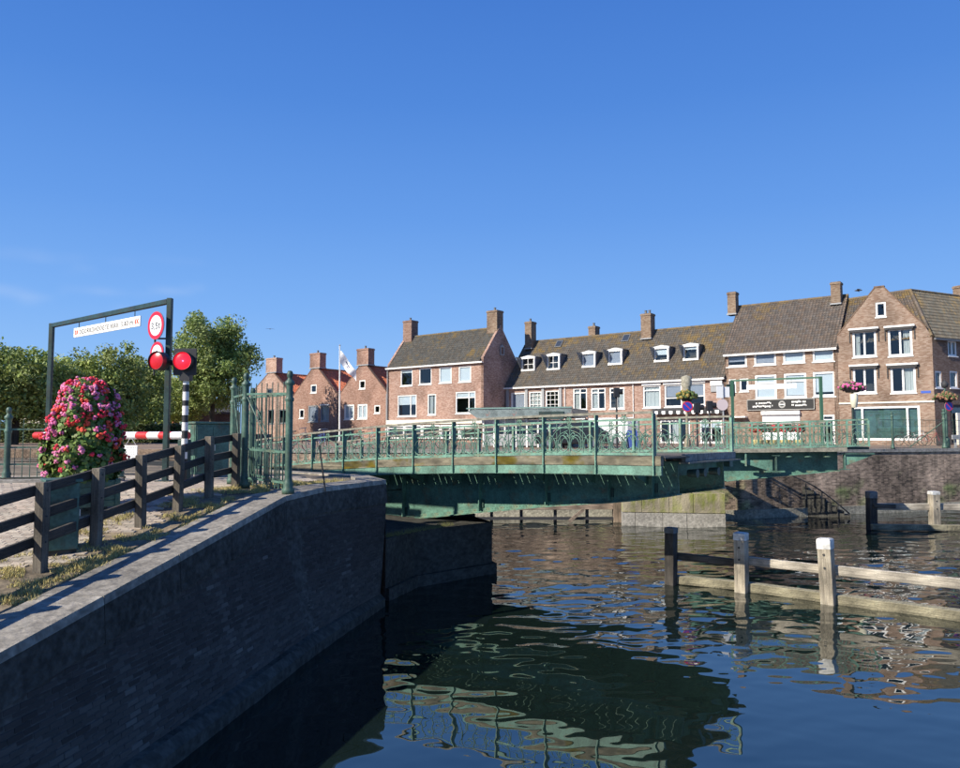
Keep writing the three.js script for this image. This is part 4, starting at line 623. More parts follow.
// one window: frame with mullions at cols and transoms at rows (fractions), panes, sill, what hangs behind the glass
function windowIn(g, [x0, x1, y0, y1], o = {}) {
  const w = new THREE.Group(); w.name = o.name || 'window'; w.position.set(x0, y0, 0); g.add(w);
  const W = x1 - x0, H = y1 - y0, fw = o.fw || 0.13, z0 = -0.17, z1 = o.proud ?? -0.04, m = o.mat || M.white, bars = [bx(0, fw, 0, H, z0, z1), bx(W - fw, W, 0, H, z0, z1), bx(fw, W - fw, 0, fw, z0, z1), bx(fw, W - fw, H - fw, H, z0, z1)];
  for (const c of o.cols || []) bars.push(bx(W * c - fw * 0.42, W * c + fw * 0.42, fw, H - fw, z0 + 0.004, z1 - 0.012));
  for (const r of o.rows || []) bars.push(bx(fw, W - fw, H * r - fw * 0.36, H * r + fw * 0.36, z0 + 0.008, z1 - 0.02));
  if (o.grid) { const [gx, gy] = o.grid; for (let i = 1; i < gx; i++) bars.push(bx(W * i / gx - 0.022, W * i / gx + 0.022, fw, H - fw, z0 + 0.03, z1 - 0.03)); for (let i = 1; i < gy; i++) bars.push(bx(fw, W - fw, H * i / gy - 0.022, H * i / gy + 0.022, z0 + 0.034, z1 - 0.034)); }
  mesh('frame', bars, m, w);
  mesh('pane', bx(fw * 0.7, W - fw * 0.7, fw * 0.7, H - fw * 0.7, -0.125, -0.117).clone(), M.glass, w);
  if (!o.noSill) mesh('sill', rb(-0.06, W + 0.06, -0.09, -0.003, -0.1, 0.07, 0.01), o.sill || m, w);
  if (o.blind) { const [f, bm] = o.blind; mesh('blind', bx(fw, W - fw, fw + (H - 2 * fw) * (1 - f), H - fw, -0.165, -0.15), bm, w); }
  if (o.curtain) for (const [a, b] of o.curtain) { const pts = []; for (let i = 0; i <= 10; i++) pts.push(V(W * (a + (b - a) * i / 10), 0, -0.22 + 0.035 * Math.sin(i * 2.4))); const q = []; for (let i = 0; i < 10; i++) q.push(quad(pts[i].clone().setY(fw), pts[i + 1].clone().setY(fw), pts[i + 1].clone().setY(H - fw), pts[i].clone().setY(H - fw))); mesh('curtain', q, M.curtain, w); }
  if (o.lintel) mesh('lintel', rb(-0.08, W + 0.08, H + 0.004, H + 0.004 + o.lintel, -0.08, 0.12, 0.01), M.white, w);
  if (o.awningBox) { mesh('awning_box', rb(-0.22, W + 0.22, H + 0.05, H + 0.2, 0.0, 0.3, 0.02), M.white, w); mesh('awning_cloth', rb(-0.14, W + 0.14, H - 0.12, H + 0.045, 0.05, 0.24, 0.02), M.dark, w); mesh('awning_arm', bx(-0.2, -0.14, H - 0.9, H + 0.05, 0.01, 0.09), M.black, w); mesh('awning_arm', bx(W + 0.14, W + 0.2, H - 0.9, H + 0.05, 0.01, 0.09), M.black, w); }
  return w;
}
function chimney(g, x, y0, y1, z, w, d, m, pots = 1) {
  const c = mesh('chimney', [bx(x - w / 2, x + w / 2, y0, y1 - 0.22, z - d / 2, z + d / 2), bx(x - w / 2 - 0.05, x + w / 2 + 0.05, y1 - 0.218, y1 - 0.06, z - d / 2 - 0.05, z + d / 2 + 0.05), bx(x - w / 2, x + w / 2, y1 - 0.058, y1, z - d / 2, z + d / 2)], m, g);
  for (let i = 0; i < pots; i++) mesh('chimney_pot', lathe([[0.13, 0], [0.11, 0.3], [0.15, 0.32], [0.15, 0.36], [0, 0.36]], x + (i - (pots - 1) / 2) * 0.4, y1, z, 10), M.lead, c);
  mesh('flashing', [bx(x - w / 2 - 0.06, x + w / 2 + 0.06, y0 + 0.0, y0 + 0.12, z - d / 2 - 0.07, z + d / 2 + 0.07)], M.grey, c);
  return c;
}
function holesOf(list) { return list.map(([x0, x1, y0, y1]) => rect(x0, x1, y0, y1)); }
function gableEnd(x0, x1, he, hr, hd, D, rise) { return plate([[-D, 0], [0, 0], [0, he + rise * 0.6], [-hd, hr + rise], [-D, he + rise * 0.6]], [], x1 - x0).rotateY(-Math.PI / 2).translate(x1 - (x1 - x0), 0, 0); }
function ridgeCaps(g, a, b, col, seed) { const r = rng(seed), L = a.distanceTo(b), n = Math.round(L / 0.4), out = []; for (let i = 0; i < n; i++) { const k = rod(a.clone().lerp(b, i / n), a.clone().lerp(b, (i + 1.06) / n), 0.13, 0.115, 8), w = 0.7 + r() * 0.6, l = r() < 0.45 ? 0.6 : 0.1; out.push(paint(k, col[0] * w * (1 - l) + 0.2 * l, col[1] * w * (1 - l) + 0.135 * l, col[2] * w * (1 - l) + 0.05 * l)); } mesh('ridge_tiles', out, tileM, g); }
function eavesHouse(label, F, o) {                  // ridge along the street
  const g = thing('brick_house', label, 'house', F.pos, F.turn), { W, he, hr, hd, wall } = o, D = hd * 2, ws = o.wins.map(([a, b, c, d, q]) => [box4(F, [a, b, c, d]), q]);
  mesh('front_wall', plate(rect(0, W, 0, he), holesOf(ws.map(([b]) => b).concat(o.openings || [])), 0.28), wall, g);
  mesh('back_wall', bx(0, W, 0, he, -D, -D + 0.25), wall, g); mesh('gable_wall', gableEnd(0.002, 0.3, he, hr, hd, D, o.rise ?? 0), o.sideWall || wall, g); mesh('gable_wall', gableEnd(W - 0.3, W - 0.002, he, hr, hd, D, o.rise ?? 0), o.sideWall || wall, g);
  mesh('interior', [bx(0.35, W - 0.35, 0.02, he - 0.1, -1.6, -1.5), bx(0.35, W - 0.35, he - 0.3, he - 0.2, -1.5, -0.3)], M.room, g);
  const ov = o.rise ? 0.0 : 0.08, i0 = o.rise ? 0.3 : -ov, i1 = o.rise ? W - 0.3 : W + ov, sl = (hr - he) / hd, eo = 0.22;
  mesh('roof', tiles(V(i0, he - sl * eo, eo), V(i1, he - sl * eo, eo), V(i1, hr, -hd), V(i0, hr, -hd), { col: o.tile, lichen: o.lichen, seed: o.seed }), tileM, g);
  mesh('back_roof', tiles(V(i1, he, -D), V(i0, he, -D), V(i0, hr, -hd), V(i1, hr, -hd), { col: o.tile, lichen: o.lichen, seed: o.seed + 50, tw: 0.6, th: 0.7 }), tileM, g);
  ridgeCaps(g, V(i0, hr + 0.02, -hd), V(i1, hr + 0.02, -hd), o.tile, o.seed);
  mesh('gutter', [bx(-0.02, W + 0.02, he - sl * eo - 0.16, he - sl * eo + 0.0, eo - 0.02, eo + 0.13), bx(0, W, he - sl * eo - 0.15, he - sl * eo - 0.09, 0.003, eo - 0.02)], M.white, g);
  ws.forEach(([b, q]) => windowIn(g, b, q));
  return g;
}
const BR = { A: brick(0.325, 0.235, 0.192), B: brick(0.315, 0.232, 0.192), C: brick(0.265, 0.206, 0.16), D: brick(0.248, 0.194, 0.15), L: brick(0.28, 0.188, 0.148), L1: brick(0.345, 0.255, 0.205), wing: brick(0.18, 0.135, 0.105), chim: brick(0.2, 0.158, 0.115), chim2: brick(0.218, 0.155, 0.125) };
const bs = [1, M.blindWhite];
// --- house with the two end chimneys
{
  const F = frameAt(387, 86.1, QUAY, ...DIR), W = F.x(483.5, 0, 390), he = F.loc(435, 362.5).y, hd = 2.95, hr = yAt(F, W, -hd, 327.5), D = 2 * hd;
  const g = eavesHouse('red brick house with grey tiled roof between two gable chimneys and a shaded side', F, { W, he, hr, hd, wall: BR.A, tile: [0.1, 0.093, 0.078], lichen: 0.42, seed: 5, rise: 0.28,
    wins: [[400.5, 412.5, 369.5, 386, { blind: [0.15, M.blindWhite] }], [419, 431.5, 368, 384.5, {}], [439, 451.5, 367, 383, { blind: bs }], [458.5, 471, 366, 382, { blind: bs }],
      [397.5, 416.5, 395, 416.5, { cols: [0.68], blind: [0.45, M.blindWhite] }], [427.5, 436, 394, 415, { curtain: [[0.15, 0.5], [0.6, 0.95]] }], [455.5, 475.5, 391.5, 413.5, { cols: [0.66], rows: [0.72], blind: [0.22, M.blindWhite] }]] });
  chimney(g, 0.75, hr - 1.0, yAt(F, 0.75, -hd, 321), -hd, 1.35, 1.1, BR.chim2, 1); chimney(g, W - 0.75, hr - 1.0, yAt(F, W - 0.75, -hd, 311), -hd, 1.35, 1.1, BR.chim, 1);
  const yb = F.loc(435, 424).y, yt = F.loc(435, 419.5).y;
  mesh('shop_fascia', rb(0.05, W - 0.05, yb, yt, 0.003, 0.22, 0.02), M.cream, g);
  for (let i = 0; i < 5; i++) { const x = 0.3 + i * (W - 0.6) / 5; const w = windowIn(g, [x + 0.05, x + (W - 0.6) / 5 - 0.05, 0.35, yb - 0.12], { cols: i % 2 ? [0.5] : [], rows: [0.78], proud: 0.09, name: 'shop_window', noSill: true, curtain: [[0.05, 0.35]] }); w.position.z = 0.18; mesh('back_board', bx(0.05, (W - 0.6) / 5 - 0.15, 0.02, yb - 0.5, -0.178, -0.172), M.room, w); }
  mesh('downpipe', [rod(V(0.12, 0, 0.12), V(0.12, he - 0.3, 0.12), 0.06, 0.06, 8)], M.grey, g);
  // narrow arched blind window on the shaded side
  const sw = mesh('blind_window', plate([[-3.45, he + 0.6], [-2.75, he + 0.6], [-2.75, he + 1.5], [-3.1, he + 1.75], [-3.45, he + 1.5]], [rect(-3.35, -2.85, he + 0.7, he + 1.45)], 0.06).rotateY(-Math.PI / 2).translate(W + 0.06, 0, 0), M.grey, g);
}
// --- long row with dormers
const FB = frameAt(505, 80.5, QUAY, ...DIR);
{
  const F = FB, W = F.x(725, 0, 380), he = F.loc(615, 380).y, hd = 4.1, hr = yAt(F, F.x(640), -hd, 330.5), sl = (hr - he) / hd;
  const grd = { grid: [3, 4] };
  const g = eavesHouse('long brick row house with six white dormers and lichen covered tiled roof', F, { W, he, hr, hd, wall: BR.B, tile: DARKTILE, lichen: 0.62, seed: 9,
    wins: [[511, 525.5, 392.5, 409, { blind: [1, M.blind], fw: 0.16 }], [529, 541.5, 391.5, 409, { ...grd, curtain: [[0.1, 0.9]] }], [545.5, 559, 390.5, 409, { ...grd }],
      [573, 587, 388, 410, { cols: [0.5], rows: [0.78], curtain: [[0.1, 0.4]] }], [591, 605.5, 388, 409.5, { cols: [0.5], rows: [0.78], curtain: [[0.1, 0.42]] }], [609.5, 624.5, 387.5, 409, { cols: [0.5], rows: [0.78], curtain: [[0.55, 0.9]] }],
      [643, 660.5, 385.5, 408, { rows: [0.78], lintel: 0.22, curtain: [[0.1, 0.9]] }], [664.5, 682, 384.5, 407, { rows: [0.4], lintel: 0.2, blind: [0.55, M.blind] }], [687.5, 705, 383, 405.5, { rows: [0.42], lintel: 0.2, blind: [0.55, M.blind] }],
      [575, 590, 418, 440, { cols: [0.5] }], [596, 612, 417.5, 441, { blind: bs }], [618, 634, 417, 440, { cols: [0.5] }], [660, 690, 420, 443, { cols: [0.33, 0.66], curtain: [[0.4, 0.6]] }], [700, 722, 420, 443, { cols: [0.5], blind: [0.3, M.blindWhite] }]] });
  for (const [p0, p1, q0, q1, o] of [[521.3, 534.7, 356.7, 372, { grid: [2, 2] }], [546.7, 559.7, 354, 371, { grid: [2, 2] }], [582, 595.3, 351.7, 368.5, { blind: [1, M.blind] }], [608, 622, 349, 366, { blind: [1, M.blind] }], [654, 668.7, 346.3, 363, { blind: [0.5, M.blindWhite] }], [683, 698.3, 344, 361.5, { blind: [0.2, M.blindWhite] }]]) {
    let zo = -0.5; for (let k = 0; k < 30; k++) { const y = F.loc((p0 + p1) / 2, q1, zo).y, z = -(y - 0.02 - he) / sl; zo = zo * 0.5 + z * 0.5; }
    const a = F.loc(p0, q1, zo), b = F.loc(p1, q0 - 1.6, zo), w = b.x - a.x, H = b.y - a.y, rise = 0.18, hw = H - rise;
    const d = new THREE.Group(); d.name = 'dormer'; d.position.set(a.x, a.y, zo); g.add(d);
    const bars = [bx(0, 0.16, 0.06, hw, -0.14, 0.04), bx(w - 0.16, w, 0.06, hw, -0.14, 0.04), bx(0.16, w - 0.16, 0.06, 0.24, -0.14, 0.04), plate([[-0.06, hw - 0.16], [w + 0.06, hw - 0.16], [w + 0.06, hw + 0.04], [w / 2, hw + rise], [-0.06, hw + 0.04]], [], 0.2).translate(0, 0, 0.08)];
    if (o.grid) bars.push(bx(w / 2 - 0.025, w / 2 + 0.025, 0.2, hw - 0.16, -0.1, 0.01), bx(0.2, w - 0.2, hw * 0.5 - 0.025, hw * 0.5 + 0.025, -0.095, 0.0));
    mesh('dormer_frame', bars, M.white, d); mesh('pane', bx(0.17, w - 0.17, 0.17, hw - 0.14, -0.08, -0.07), M.glass, d); if (o.blind) mesh('blind', bx(0.2, w - 0.2, 0.2 + (hw - 0.4) * (1 - o.blind[0]), hw - 0.17, -0.12, -0.1), o.blind[1], d);
    const back = (hw + rise) / sl + 0.1; mesh('cheek', [plate([[0, 0.05], [0, hw], [-hw / sl, hw]], [], 0.08).rotateY(Math.PI / 2).translate(0.08, 0, -0.142).scale(1, 1, 1)], M.lead, d); mesh('cheek', [plate([[0, 0.05], [0, hw], [hw / sl, hw]], [], 0.08).rotateY(Math.PI / 2).translate(w, 0, -0.142)], M.lead, d);
    mesh('dormer_roof', [plate([[-0.1, hw + 0.0], [w / 2, hw + rise + 0.02], [w + 0.1, hw + 0.0], [w + 0.1, hw + 0.06], [w / 2, hw + rise + 0.09], [-0.1, hw + 0.06]], [], back).translate(0, 0, -0.12)], M.lead, d); mesh('dormer_room', bx(0.09, w - 0.09, 0.1, hw - 0.1, -0.5, -0.46), M.room, d);
  }
  for (const [px, zz, top, w, pots] of [[530.5, -hd + 0.6, 322, 0.85, 1], [594, -hd - 0.5, 326.5, 0.8, 1], [648, -hd + 0.5, 314, 1.05, 2]]) { const x = F.loc(px, 330, zz).x; chimney(g, x, hr - 0.9, yAt(F, x, zz, top), zz, w, 0.95, BR.chim, pots); }
  for (const [px, py] of [[559, 339], [626, 334]]) { const z = -3.55, x = F.loc(px, py, z).x, m = mesh('roof_light', [rb(-0.4, 0.4, -0.03, 0.06, -0.5, 0.5, 0.02)], M.lead, g); m.position.set(x, he - sl * z + 0.12, z); m.rotation.x = Math.atan(sl); const p = mesh('pane', rb(-0.32, 0.32, 0.062, 0.07, -0.4, 0.4, 0.003), std(0.04, 0.05, 0.07, 0.1), m); }
  for (const px of [565.5, 634]) { const x = F.x(px); mesh('downpipe', rod(V(x, 0, 0.08), V(x, he - 0.3, 0.08), 0.05, 0.05, 8), M.white, g); }
  for (const px of [508, 527, 543.5, 561]) { const x = F.x(px); mesh('pilaster', rb(x - 0.16, x + 0.16, 0, he - 0.45, 0.003, 0.14, 0.01), M.grey, g); }
  // striped awning over the shop
  const ax0 = F.x(655), ax1 = F.x(727), ay = F.loc(690, 411).y, n = 19;
  mesh('awning_canopy', plate([[0.003, ay + 0.3], [0.003, ay + 0.22], [0.8, ay], [0.8, ay + 0.08]], [], ax1 - ax0).rotateY(-Math.PI / 2).translate(ax0, 0, 0), M.dark, g);
  for (let i = 0; i < n; i++) { const w = (ax1 - ax0) / n, x = ax0 + i * w; mesh('awning_scallop', plate([[x, ay + 0.02], [x, ay - 0.22], [x + w * 0.25, ay - 0.3], [x + w * 0.75, ay - 0.3], [x + w - 0.004, ay - 0.22], [x + w - 0.004, ay + 0.02]], [], 0.02).translate(0, 0, 0.83), i % 2 ? M.signWhite : M.black, g); }
  const wx = F.x(712), wy = F.loc(716, 381).y; mesh('wall_board', rb(wx, wx + 1.05, wy - 0.95, wy, 0.004, 0.12, 0.01), M.grey, g); mesh('board_top', rb(wx, wx + 1.05, wy - 0.42, wy + 0.02, 0.124, 0.2, 0.01), M.signWhite, g);
}
// --- house with the shop sign
const wC = FB.world(FB.x(725, 0, 380) + 0.02, 0, 0), FC = frame(wC.x, QUAY, -wC.z, ...DIR);
const printMarks = (seed, lines) => canvasTex(1024, 160, (x, w, h) => { x.fillStyle = '#191817'; x.fillRect(0, 0, w, h); x.strokeStyle = '#bdbab2'; x.lineWidth = 7; x.strokeRect(4, 4, w - 8, h - 8); x.fillStyle = '#ecebe6'; const r = rng(seed); for (const [x0, x1, y, hh] of lines) { let a = x0; while (a < x1) { const ww = Math.min(x1 - a, 9 + r() * 15); x.fillRect(a, y + (r() < 0.3 ? -8 : 0), ww, hh + (r() < 0.3 ? 6 : 0)); a += ww + 5 + (r() < 0.12 ? 16 : 0); } } x.lineWidth = 6; x.strokeStyle = '#d8d6d0'; x.beginPath(); x.arc(545, 80, 48, 0, 7); x.stroke(); x.beginPath(); x.arc(545, 80, 36, 0, 7); x.stroke(); x.fillRect(508, 72, 74, 16); });
{
  const F = FC, W = F.x(837.5, 0, 360), he = F.loc(780, 348.5).y, hd = 4.0, hr = yAt(F, F.x(790), -hd, 300.5);
  const wide = { rows: [], fw: 0.15 };
  const g = eavesHouse('brown brick house with wide white windows above a dark shop sign', F, { W, he, hr, hd, wall: BR.C, tile: [0.125, 0.102, 0.084], lichen: 0.38, seed: 21,
    wins: [[726.5, 746.7, 352.5, 366.7, { ...wide, blind: [0.7, M.blind] }], [754, 776, 350.5, 365, { ...wide, blind: [0.95, M.blind] }], [783, 805, 348.5, 363, { ...wide, blind: bs }], [812.5, 834.5, 347, 361.5, { ...wide, blind: bs }],
      [727.5, 736, 379, 392, { fw: 0.14 }], [739.5, 748.5, 378.3, 391.5, { fw: 0.14 }], [755, 776.7, 374.7, 399, { fw: 0.17, rows: [0.66], blind: [1, M.blindWhite] }], [784, 806.5, 373, 397.8, { fw: 0.17, blind: [0.97, M.blindWhite], rows: [0.68] }], [813, 835.5, 371.5, 396.5, { fw: 0.17, blind: [0.88, M.blindWhite] }],
      [733, 746.5, 419, 444, { fw: 0.16, rows: [0.8], name: 'shop_door', noSill: true }], [822, 835, 414.5, 444, { fw: 0.16, rows: [0.82], name: 'front_door', noSill: true }]] });
  for (const [px, top] of [[733, 292.5], [837, 282.5]]) { const x = F.loc(px, 300, -hd + 0.5).x; chimney(g, x, hr - 0.8, yAt(F, x, -hd + 0.5, top), -hd + 0.5, 0.75, 0.8, BR.chim, 0); }
  const s = F.loc(747.5, 410.5), e = F.loc(815, 398.5), mid = F.loc(781, 404.5);
  const sg = mesh('shop_sign', rb(s.x, e.x, mid.y - 0.47, mid.y + 0.47, 0.004, 0.14, 0.02), M.black, g);
  const f = mesh('sign_print', new THREE.PlaneGeometry(e.x - s.x - 0.04, 0.9), new THREE.MeshStandardMaterial({ map: printMarks(4, [[140, 380, 44, 20], [90, 420, 92, 22], [690, 900, 34, 24], [690, 910, 88, 22]]), roughness: 0.5 }), sg); f.position.set((s.x + e.x) / 2, mid.y, 0.1425);
  const a = F.loc(763, 426), b = F.loc(800, 410.7); mesh('roller_shutter', [rb(a.x, b.x, a.y - 1.2, b.y - 0.32, 0.004, 0.09, 0.01), rb(a.x - 0.05, b.x + 0.05, b.y - 0.31, b.y, 0.004, 0.32, 0.03)], std(0.85, 0.85, 0.84, 0.5), g);
  const dh = F.loc(740, 418); mesh('door_hood', rb(F.x(732), F.x(748), dh.y, dh.y + 0.14, 0.004, 0.6, 0.04), M.white, g);
}
// --- corner house with the front gable
const wD = FC.world(FC.x(837.5, 0, 360) + 0.02, 0, 0), FD = frame(wD.x, QUAY, -wD.z, ...DIR);
let hipTop, hipEave;
{
  const F = FD, W = F.x(932.5, 0, 350), g = thing('brick_house', 'tall brown brick corner house with front gable and wide green shop window', 'house', F.pos, F.turn);
  const hl = F.loc(837, 336).y, hrt = F.loc(932, 337).y, ap = F.loc(879, 287.5), sh = F.loc(926, 327);
  const wins = [[875.5, 886, 302, 317, { fw: 0.14 }], [852.5, 876.5, 330.5, 357, { cols: [0.5], awningBox: true, fw: 0.16, curtain: [[0.12, 0.3]] }], [888, 912.5, 328, 356, { cols: [0.5], awningBox: true, fw: 0.16, curtain: [[0.62, 0.88]] }],
    [853, 876.5, 367, 393.5, { cols: [0.5], awningBox: true, fw: 0.16 }], [890.5, 916, 366, 393, { cols: [0.5], awningBox: true, fw: 0.16, curtain: [[0.55, 0.9]] }], [852, 920.5, 406, 440.5, { cols: [0.16, 0.82], fw: 0.17, name: 'shop_window', noSill: true }]].map(([a, b, c, d, q]) => [box4(F, [a, b, c, d]), q]);
  mesh('front_wall', plate([[0, 0], [W, 0], [W, hrt], [sh.x, sh.y], [ap.x + 0.3, ap.y], [ap.x - 0.3, ap.y], [0.0, hl]], holesOf(wins.map(([b]) => b)), 0.3), BR.D, g);
  wins.forEach(([b, q], i) => { const w = windowIn(g, b, q); if (i === 5) mesh('shop_screen', bx(0.1, b[1] - b[0] - 0.1, 0.1, b[3] - b[2] - 0.1, -0.26, -0.24), std(0.09, 0.2, 0.16, 0.6, { map: paintTint }), w); });
  mesh('interior', bx(0.3, W - 0.4, 0.02, hl - 0.2, -1.5, -1.4), M.room, g);
  mesh('side_wall', bx(0.002, 0.3, 0, hl - 0.05, -6, -0.302), BR.D, g);
  const dp = 5; // cross roof behind the gable
  mesh('gable_roof', [tiles(V(0.1, hl - 0.25, -0.302), V(0.1, hl - 0.25, -dp), V(ap.x, ap.y - 0.32, -dp), V(ap.x, ap.y - 0.32, -0.302), { col: [0.125, 0.102, 0.084], lichen: 0.4, seed: 31, up: -1 }), tiles(V(sh.x, sh.y - 0.3, -dp), V(sh.x, sh.y - 0.3, -0.302), V(ap.x, ap.y - 0.32, -0.302), V(ap.x, ap.y - 0.32, -dp), { col: [0.125, 0.102, 0.084], lichen: 0.5, seed: 32, up: -1 })], tileM, g);
  const cope = []; for (const [a, b] of [[[0, hl], [ap.x - 0.3, ap.y]], [[ap.x + 0.3, ap.y], [sh.x, sh.y]]]) cope.push(bar(V(a[0], a[1] + 0.03, -0.15), V(b[0], b[1] + 0.03, -0.15), 0.36, 0.08)); cope.push(bx(ap.x - 0.36, ap.x + 0.36, ap.y + 0.003, ap.y + 0.12, -0.34, 0.04)); mesh('gable_coping', cope, brick(0.16, 0.115, 0.08), g);
  const hd = 4.0, hT = F.loc(910.5, 290.5, -hd), hC = F.loc(837, 345).y;
  mesh('roof', tiles(V(0.05, hC, -0.31), V(W, hrt, -0.02), V(hT.x, hT.y, -hd), V(0.05, hT.y - 0.25, -hd), { col: [0.125, 0.102, 0.084], lichen: 0.72, seed: 33 }), tileM, g);
  mesh('back_roof', tiles(V(W + 3, hrt - 0.5, -2 * hd), V(0.05, hC, -2 * hd), V(0.05, hT.y - 0.25, -hd), V(hT.x, hT.y, -hd), { col: DARKTILE, lichen: 0.5, seed: 34, tw: 0.6, th: 0.7 }), tileM, g);
  ridgeCaps(g, V(0.05, hT.y - 0.23, -hd), V(hT.x, hT.y + 0.02, -hd), [0.125, 0.102, 0.084], 3); ridgeCaps(g, V(W, hrt + 0.06, 0.0), V(hT.x, hT.y + 0.03, -hd), [0.125, 0.102, 0.084], 4);
  const yc = F.loc(890, 402.5).y; mesh('string_course', [bx(0, W, yc - 0.05, yc + 0.07, 0.002, 0.08)], M.cream, g);
  const np = F.loc(926, 392); mesh('street_name_plate', rb(np.x - 0.32, np.x + 0.32, np.y - 0.09, np.y + 0.09, 0.003, 0.02, 0.004), std(0.04, 0.1, 0.45, 0.4), g);
  hipTop = F.world(hT.x, hT.y, -hd); hipEave = F.world(W, hrt, 0);
}
{
  // the wing round the corner
  const F = frame(hipEave.x + 0.004, QUAY, -hipEave.z, 0.9, 0.436), W = 16, he = hipEave.y - QUAY, g = thing('brick_house', 'dark brown brick side wing of the corner house with mossy long roof', 'house', F.pos, F.turn);
  const inv = (p) => { const o = p.clone().sub(F.pos); return V(o.x * Math.cos(-F.turn) + o.z * Math.sin(-F.turn), o.y, -o.x * Math.sin(-F.turn) + o.z * Math.cos(-F.turn)); };
  const ht = inv(hipTop), wins = [[948, 957, 340.5, 356, { cols: [0.5] }], [935.5, 942, 371, 388, { fw: 0.12 }], [950, 958, 371, 388, { fw: 0.12 }], [968, 977, 341.5, 357, { cols: [0.5] }], [968, 977, 371, 388, {}], [951, 985, 405, 443, { fw: 0.2, mat: M.dark, name: 'garage_door', noSill: true, blind: [1, M.dark] }]].map(([a, b, c, d, q]) => [box4(F, [a, b, c, d]), q]);
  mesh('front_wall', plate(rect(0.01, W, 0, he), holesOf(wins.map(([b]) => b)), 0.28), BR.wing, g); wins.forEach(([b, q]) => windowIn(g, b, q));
  mesh('interior', bx(0.3, W - 0.3, 0.02, he - 0.2, -1.5, -1.4), M.room, g); mesh('end_wall', bx(W - 0.3, W - 0.002, 0, he, -6, -0.282), BR.wing, g);
  mesh('roof', tiles(V(0.02, he - 0.05, 0.15), V(W, he - 0.05, 0.15), V(W, ht.y, ht.z), V(ht.x, ht.y, ht.z), { col: [0.105, 0.094, 0.074], lichen: 0.5, seed: 37, th: 0.42 }), tileM, g);
  ridgeCaps(g, V(ht.x, ht.y + 0.03, ht.z), V(W, ht.y + 0.03, ht.z), DARKTILE, 8); mesh('gutter', bx(0, W, he - 0.22, he - 0.08, 0.16, 0.3), M.lead, g);
  const cx = F.loc(962, 300, ht.z).x; chimney(g, cx, ht.y - 0.6, yAt(F, cx, ht.z, 286), ht.z, 0.9, 0.9, BR.chim, 0);
  mesh('door_pillar', rb(W * 0.15, W * 0.15 + 0.35, 0, 2.4, 0.003, 0.15, 0.02), M.cream, g);
}
// --- the three gable fronts
function gableFront(label, p0, p1, apx, apy, ey, chim, wins, wall, seed, extra) {
  const K = 88.4 * 880, d = K / (p0 + 492), F = frameAt(p0, d, QUAY, ...DIR), W = F.x(p1, 0, 400), he = F.loc((p0 + p1) / 2, ey).y, ap = F.loc(apx, apy), g = thing('gable_house', label, 'house', F.pos, F.turn), D = 9;
  const ws = wins.map(([a, b, c, e, q]) => [box4(F, [a, b, c, e]), q]);
  mesh('front_wall', plate([[0, 0], [W, 0], [W, he], [ap.x + 0.55, ap.y], [ap.x - 0.55, ap.y], [0, he]], holesOf(ws.map(([b]) => b)), 0.3), wall, g); ws.forEach(([b, q]) => windowIn(g, b, q));
  mesh('side_wall', bx(W - 0.28, W - 0.01, 0, he - 0.2, -D, -0.302), wall, g); mesh('side_wall', bx(0.01, 0.28, 0, he - 0.2, -D, -0.302), wall, g); mesh('back_wall', bx(0.285, W - 0.285, 0, he, -D, -D + 0.25), wall, g);
  mesh('interior', bx(0.3, W - 0.3, 0.02, he + 0.6, -1.5, -1.4), M.room, g);
  const rt = ap.y - 0.05; mesh('roof', [tiles(V(W, he - 0.25, -D), V(W, he - 0.25, -0.302), V(ap.x, rt, -0.302), V(ap.x, rt, -D), { col: REDTILE, seed, up: -1 }), tiles(V(0, he - 0.25, -0.302), V(0, he - 0.25, -D), V(ap.x, rt, -D), V(ap.x, rt, -0.302), { col: REDTILE, seed: seed + 1, up: -1 })], tileM, g);
  ridgeCaps(g, V(ap.x, rt + 0.05, -0.5), V(ap.x, rt + 0.05, -D), [0.3, 0.1, 0.06], seed);
  mesh('gable_coping', [bar(V(0, he + 0.04, -0.15), V(ap.x - 0.55, ap.y + 0.04, -0.15), 0.36, 0.09), bar(V(W, he + 0.04, -0.15), V(ap.x + 0.55, ap.y + 0.04, -0.15), 0.36, 0.09)], brick(0.17, 0.115, 0.085), g);
  const c0 = F.loc(chim[0], apy).x, c1 = F.loc(chim[1], apy).x; chimney(g, (c0 + c1) / 2, ap.y - 0.01, F.loc(apx, chim[2]).y, -0.45, c1 - c0, 1.0, wall, 1);
  if (extra) extra(g, F, W, he);
  return g;
}
const sm = { fw: 0.16 };
gableFront('pale brick gable house with grey framed windows half hidden by a tree', 247, 291.5, 271, 373, 396.5, [266, 276.5, 358], [[267, 272, 388.5, 395.5, { mat: M.lead }], [257, 263, 411, 421, { mat: M.lead }], [268, 274, 409.5, 424, { mat: M.lead }], [279, 286, 409.5, 423.5, { mat: M.lead }]], BR.L1, 61);
gableFront('red brick gable house with tree shadow on its front', 292, 337.5, 315, 368.5, 396, [310, 320, 353], [[310.5, 316.5, 384.5, 393, sm], [299, 304, 409, 418.5, sm], [308, 318, 405.5, 422, { mat: M.grey, blind: [1, M.blind] }], [320.5, 329, 405.5, 421.5, { mat: M.grey, lintel: 0.15, curtain: [[0.1, 0.9]] }], [300, 312, 432, 446, sm], [318, 333, 431, 446, sm]], BR.L, 67);
